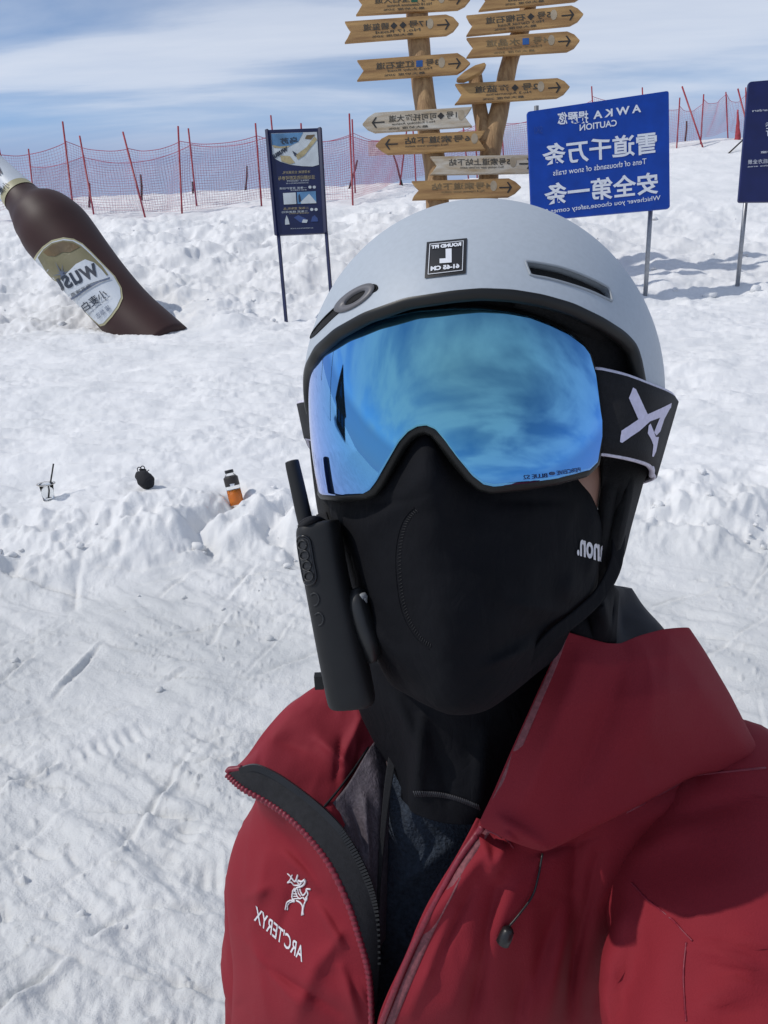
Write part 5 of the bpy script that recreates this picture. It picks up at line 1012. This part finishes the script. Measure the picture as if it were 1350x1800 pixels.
# gloves: palm with five curled fingers
def glove(base, dirv, side, up, name='glove'):
    d = dirv/np.linalg.norm(dirv); s = side-d*(side@d); s /= np.linalg.norm(s); n = np.cross(d, s); m_ = MB()
    m_.tube(cr(np.array([base-d*.05, base-d*.01, base+d*.04, base+d*.085]), 14), cr(np.array([[.036], [.040], [.046], [.040]]), 14)[:, 0], 18, squash=.62, upv=n)
    for i, ln_ in enumerate((.062, .074, .078, .068)):
        r0 = base+d*.078+s*(.033-.022*i); m_.tube(cr(np.array([r0-d*.02, r0+d*ln_*.4+n*.006, r0+d*ln_*.7+n*.026, r0+d*ln_*.62+n*.048]), 12), np.interp(np.arange(12), [0, 8, 11], [.0125, .0115, .007]), 10)
    t0 = base+s*.036+d*.015; m_.tube(cr(np.array([t0, t0+s*.022+d*.022+n*.01, t0+s*.024+d*.05+n*.026, t0+s*.014+d*.066+n*.036]), 12), np.interp(np.arange(12), [0, 8, 11], [.015, .0125, .008]), 10)
    return m_.build(name, fab_m, person)
hr = c2w(p2c(np.array([2250, 2450, .185]))); glove(hr, hr-c2w(p2c(np.array([1850, 2380, .265]))), np.array([-.6, .2, .7]), None)
hl = c2w(p2c(np.array([560, 2500, 1.045]))); glove(hl, hl-c2w(p2c(np.array([530, 2250, 1.03]))), np.array([.3, -.9, .1]), None)

# ---------------------------------------------------------------- two-way radio
radio = empty('two_way_radio', W(600, 1250, .5), 'slim black two-way radio with stub antenna hanging beside the face mask', 'radio')
def rsec(pl, pr, Z, dep, corner=.5, n=28):
    """rounded section spanning pixel pl..pr"""
    a, b_ = W(*pl, Z), W(*pr, Z); c = (a+b_)/2; hx = (b_-a)/2; hz = -BACK*dep; th = np.linspace(0, 2*np.pi, n, endpoint=False); e = .62
    cs = np.sign(np.cos(th))*np.abs(np.cos(th))**e; sn = np.sign(np.sin(th))*np.abs(np.sin(th))**e
    return c+hz+cs[:, None]*hx+sn[:, None]*hz
secs = [((530, 922), (583, 912), .492, .016), ((519, 925), (592, 913), .490, .020), ((515, 934), (595, 922), .489, .022), ((515, 950), (598, 940), .489, .022), ((526, 1010), (606, 1000), .489, .023), ((541, 1090), (625, 1080), .490, .023), ((556, 1170), (644, 1160), .491, .023), ((570, 1240), (658, 1232), .492, .023), ((573, 1251), (660, 1243), .493, .022), ((580, 1255), (654, 1249), .495, .018)]
V = np.concatenate([rsec(*s) for s in secs]); F = gfaces(len(secs), 28, True, True)+[tuple(range(28)), tuple(range(len(V)-28, len(V)))[::-1]]
case = mesh('case', V, F, rubber_m, radio); m_ = case.modifiers.new('u', 'SUBSURF'); m_.levels = m_.render_levels = 2; bvr = bvh_obj(case)
an = curve3([(541, 930, .512), (534, 905, .512), (524, 860, .512), (516, 825, .512), (513.5, 813, .512), (512.5, 809, .512)], 26); tube('antenna', an, np.interp(np.arange(26), [0, 18, 22, 24, 25], [.0054, .0048, .0046, .0034, .001]), rubber_m, radio, ns=16)
z6b = lambda x, y: (480+x/3.6, 780+y/3.6)
pill = [z6b(*p) for p in [(158, 620), (168, 592), (192, 585), (220, 595), (236, 625), (255, 740), (272, 830), (266, 870), (245, 890), (215, 888), (198, 860), (175, 740)]]
P = np.array([hit(bvr, *p, .0004) for p in cr(np.array(pill), 60, True)]); tube('button_bezel', np.vstack([P, P[:1]]), .0009, mat('bezel_black', (.004, .004, .005), .3, var=.1), radio, ns=6, caps=False)
decal('button_pad', bvr, cr(np.array(pill), 40, True), mat('pad_grey', (.018, .019, .021), .5, var=.15), radio, .0005, 6)
for (x, y) in ((190, 640), (203, 706), (217, 772), (230, 838)):
    c = z6b(x, y); P = np.array([hit(bvr, c[0]+6.8*math.cos(a), c[1]+8.2*math.sin(a), .0009) for a in np.linspace(0, 2*np.pi, 25)]); tube('button', P, .00065, mat('button_grey', (.014, .015, .016), .45, var=.1) if 'button_grey' not in MATS else MATS['button_grey'], radio, ns=6)
for (x, y) in ((262, 985), (290, 1110)):
    c = z6b(x, y); P = np.array([hit(bvr, c[0]+8*math.cos(a), c[1]+11*math.sin(a), .0002) for a in np.linspace(-2.4, 1.6, 20)]); tube('embossed_mark', P, .0006, MATS['pad_grey'], radio, ns=5)
tube('wrist_cord', curve3([(528, 922, .497), (540, 914, .492), (555, 911, .494), (566, 915, .508), (575, 922, .525), (588, 945, .54)], 30), .0018, strap_m, radio, ns=8)
tube('wrist_cord', curve3([(527, 926, .497), (540, 918, .49), (556, 914, .495), (560, 925, .51)], 20), .0018, strap_m, radio, ns=8)
V, F = boxm(W(561, 1197, .52), .006, .006, .010); mesh('belt_clip', V, F, rubber_m, radio, smooth=False)
# ---------------------------------------------------------------- lodge beside the slope (mirrored in the lens)
def lens_dir(px, py):
    d = ray(px, py); r = bvl.ray_cast(Vector(CAM), Vector(d))
    if r[0] is None: return None
    n = np.array(r[1]); n = n if n@d < 0 else -n; return np.array(r[0]), d-2*(d@n)*n
p_, r_ = lens_dir(606, 800)
hd = np.array([r_[0], r_[1]]); hd /= np.linalg.norm(hd); DH = 30.0; hc = p_[:2]+hd*DH; sx = np.array([-hd[1], hd[0]])       # sx runs across the gable front
gh = gz(*hc)-.4; logw_m = mat('dark_timber', (.05, .028, .020), .75, var=.4, vscale=3, bump=.5, bscale=12, bdist=.03, stretch=(1, 1, 5)); roof_m = mat('red_brown_roof', (.12, .025, .02), .6, var=.3, vscale=4)
glass_m = mat('window_glass', (.05, .08, .12), .08, var=.2, metal=.5)
lodge = empty('alpine_lodge', (*hc, gh), 'steep dark timber lodge standing off the slope, mirrored in the goggle lens', 'building')
def hp(a, b_, z): return np.array([*(hc+sx*a+hd*b_), gh+z])
wl_, hgt, rdg, dep = 2.3, 3.6, 7.2, 8.0
mesh('wall', [hp(-wl_, 0, 0), hp(wl_, 0, 0), hp(wl_, 0, hgt), hp(0, 0, rdg), hp(-wl_, 0, hgt), hp(-wl_, dep, 0), hp(wl_, dep, 0), hp(wl_, dep, hgt), hp(0, dep, rdg), hp(-wl_, dep, hgt)], [(0, 1, 2, 3, 4), (9, 8, 7, 6, 5), (0, 5, 6, 1), (1, 6, 7, 2), (4, 9, 5, 0), (2, 7, 8, 3), (3, 8, 9, 4)], logw_m, lodge, smooth=False)
for s in (-1, 1):
    a, b_ = hp(s*(wl_+.5), -.6, hgt-.75), hp(0, -.6, rdg+.12); c, d = hp(0, dep+.4, rdg+.12), hp(s*(wl_+.5), dep+.4, hgt-.75); n = np.cross(b_-a, d-a); n /= np.linalg.norm(n); n = n if n[2] > 0 else -n
    V, F = prism([a+n*.16, b_+n*.16, c+n*.16, d+n*.16], .16, n); mesh('roof', V, F, roof_m, lodge, smooth=False)
    o = mesh('window', *prism([hp(s*.9-.5, -.04, 1.3), hp(s*.9+.5, -.04, 1.3), hp(s*.9+.5, -.04, 2.5), hp(s*.9-.5, -.04, 2.5)], .03, np.array([*(-hd), 0])), glass_m, lodge, smooth=False)
mesh('window', *prism([hp(-.75, -.04, 4.1), hp(.75, -.04, 4.1), hp(0, -.04, 5.7)], .03, np.array([*(-hd), 0])), glass_m, lodge, smooth=False)
for i, (dx, px_, lab_) in enumerate(((22, 574, 'tall dark flag mast standing beyond the timber lodge'), (19, 588, 'shorter dark mast standing beside the timber lodge'))):
    q = lens_dir(px_, 790)
    if q is None: continue
    e = np.array([q[1][0], q[1][1]]); e /= np.linalg.norm(e); m2 = q[0][:2]+e*dx; o = tube('mast', [[*m2, gz(*m2)-.3], [*m2, gz(*m2)+(5.5 if i else 7.5)]], [.10, .07], logw_m, None, ns=10); tag(o, lab_, 'mast')
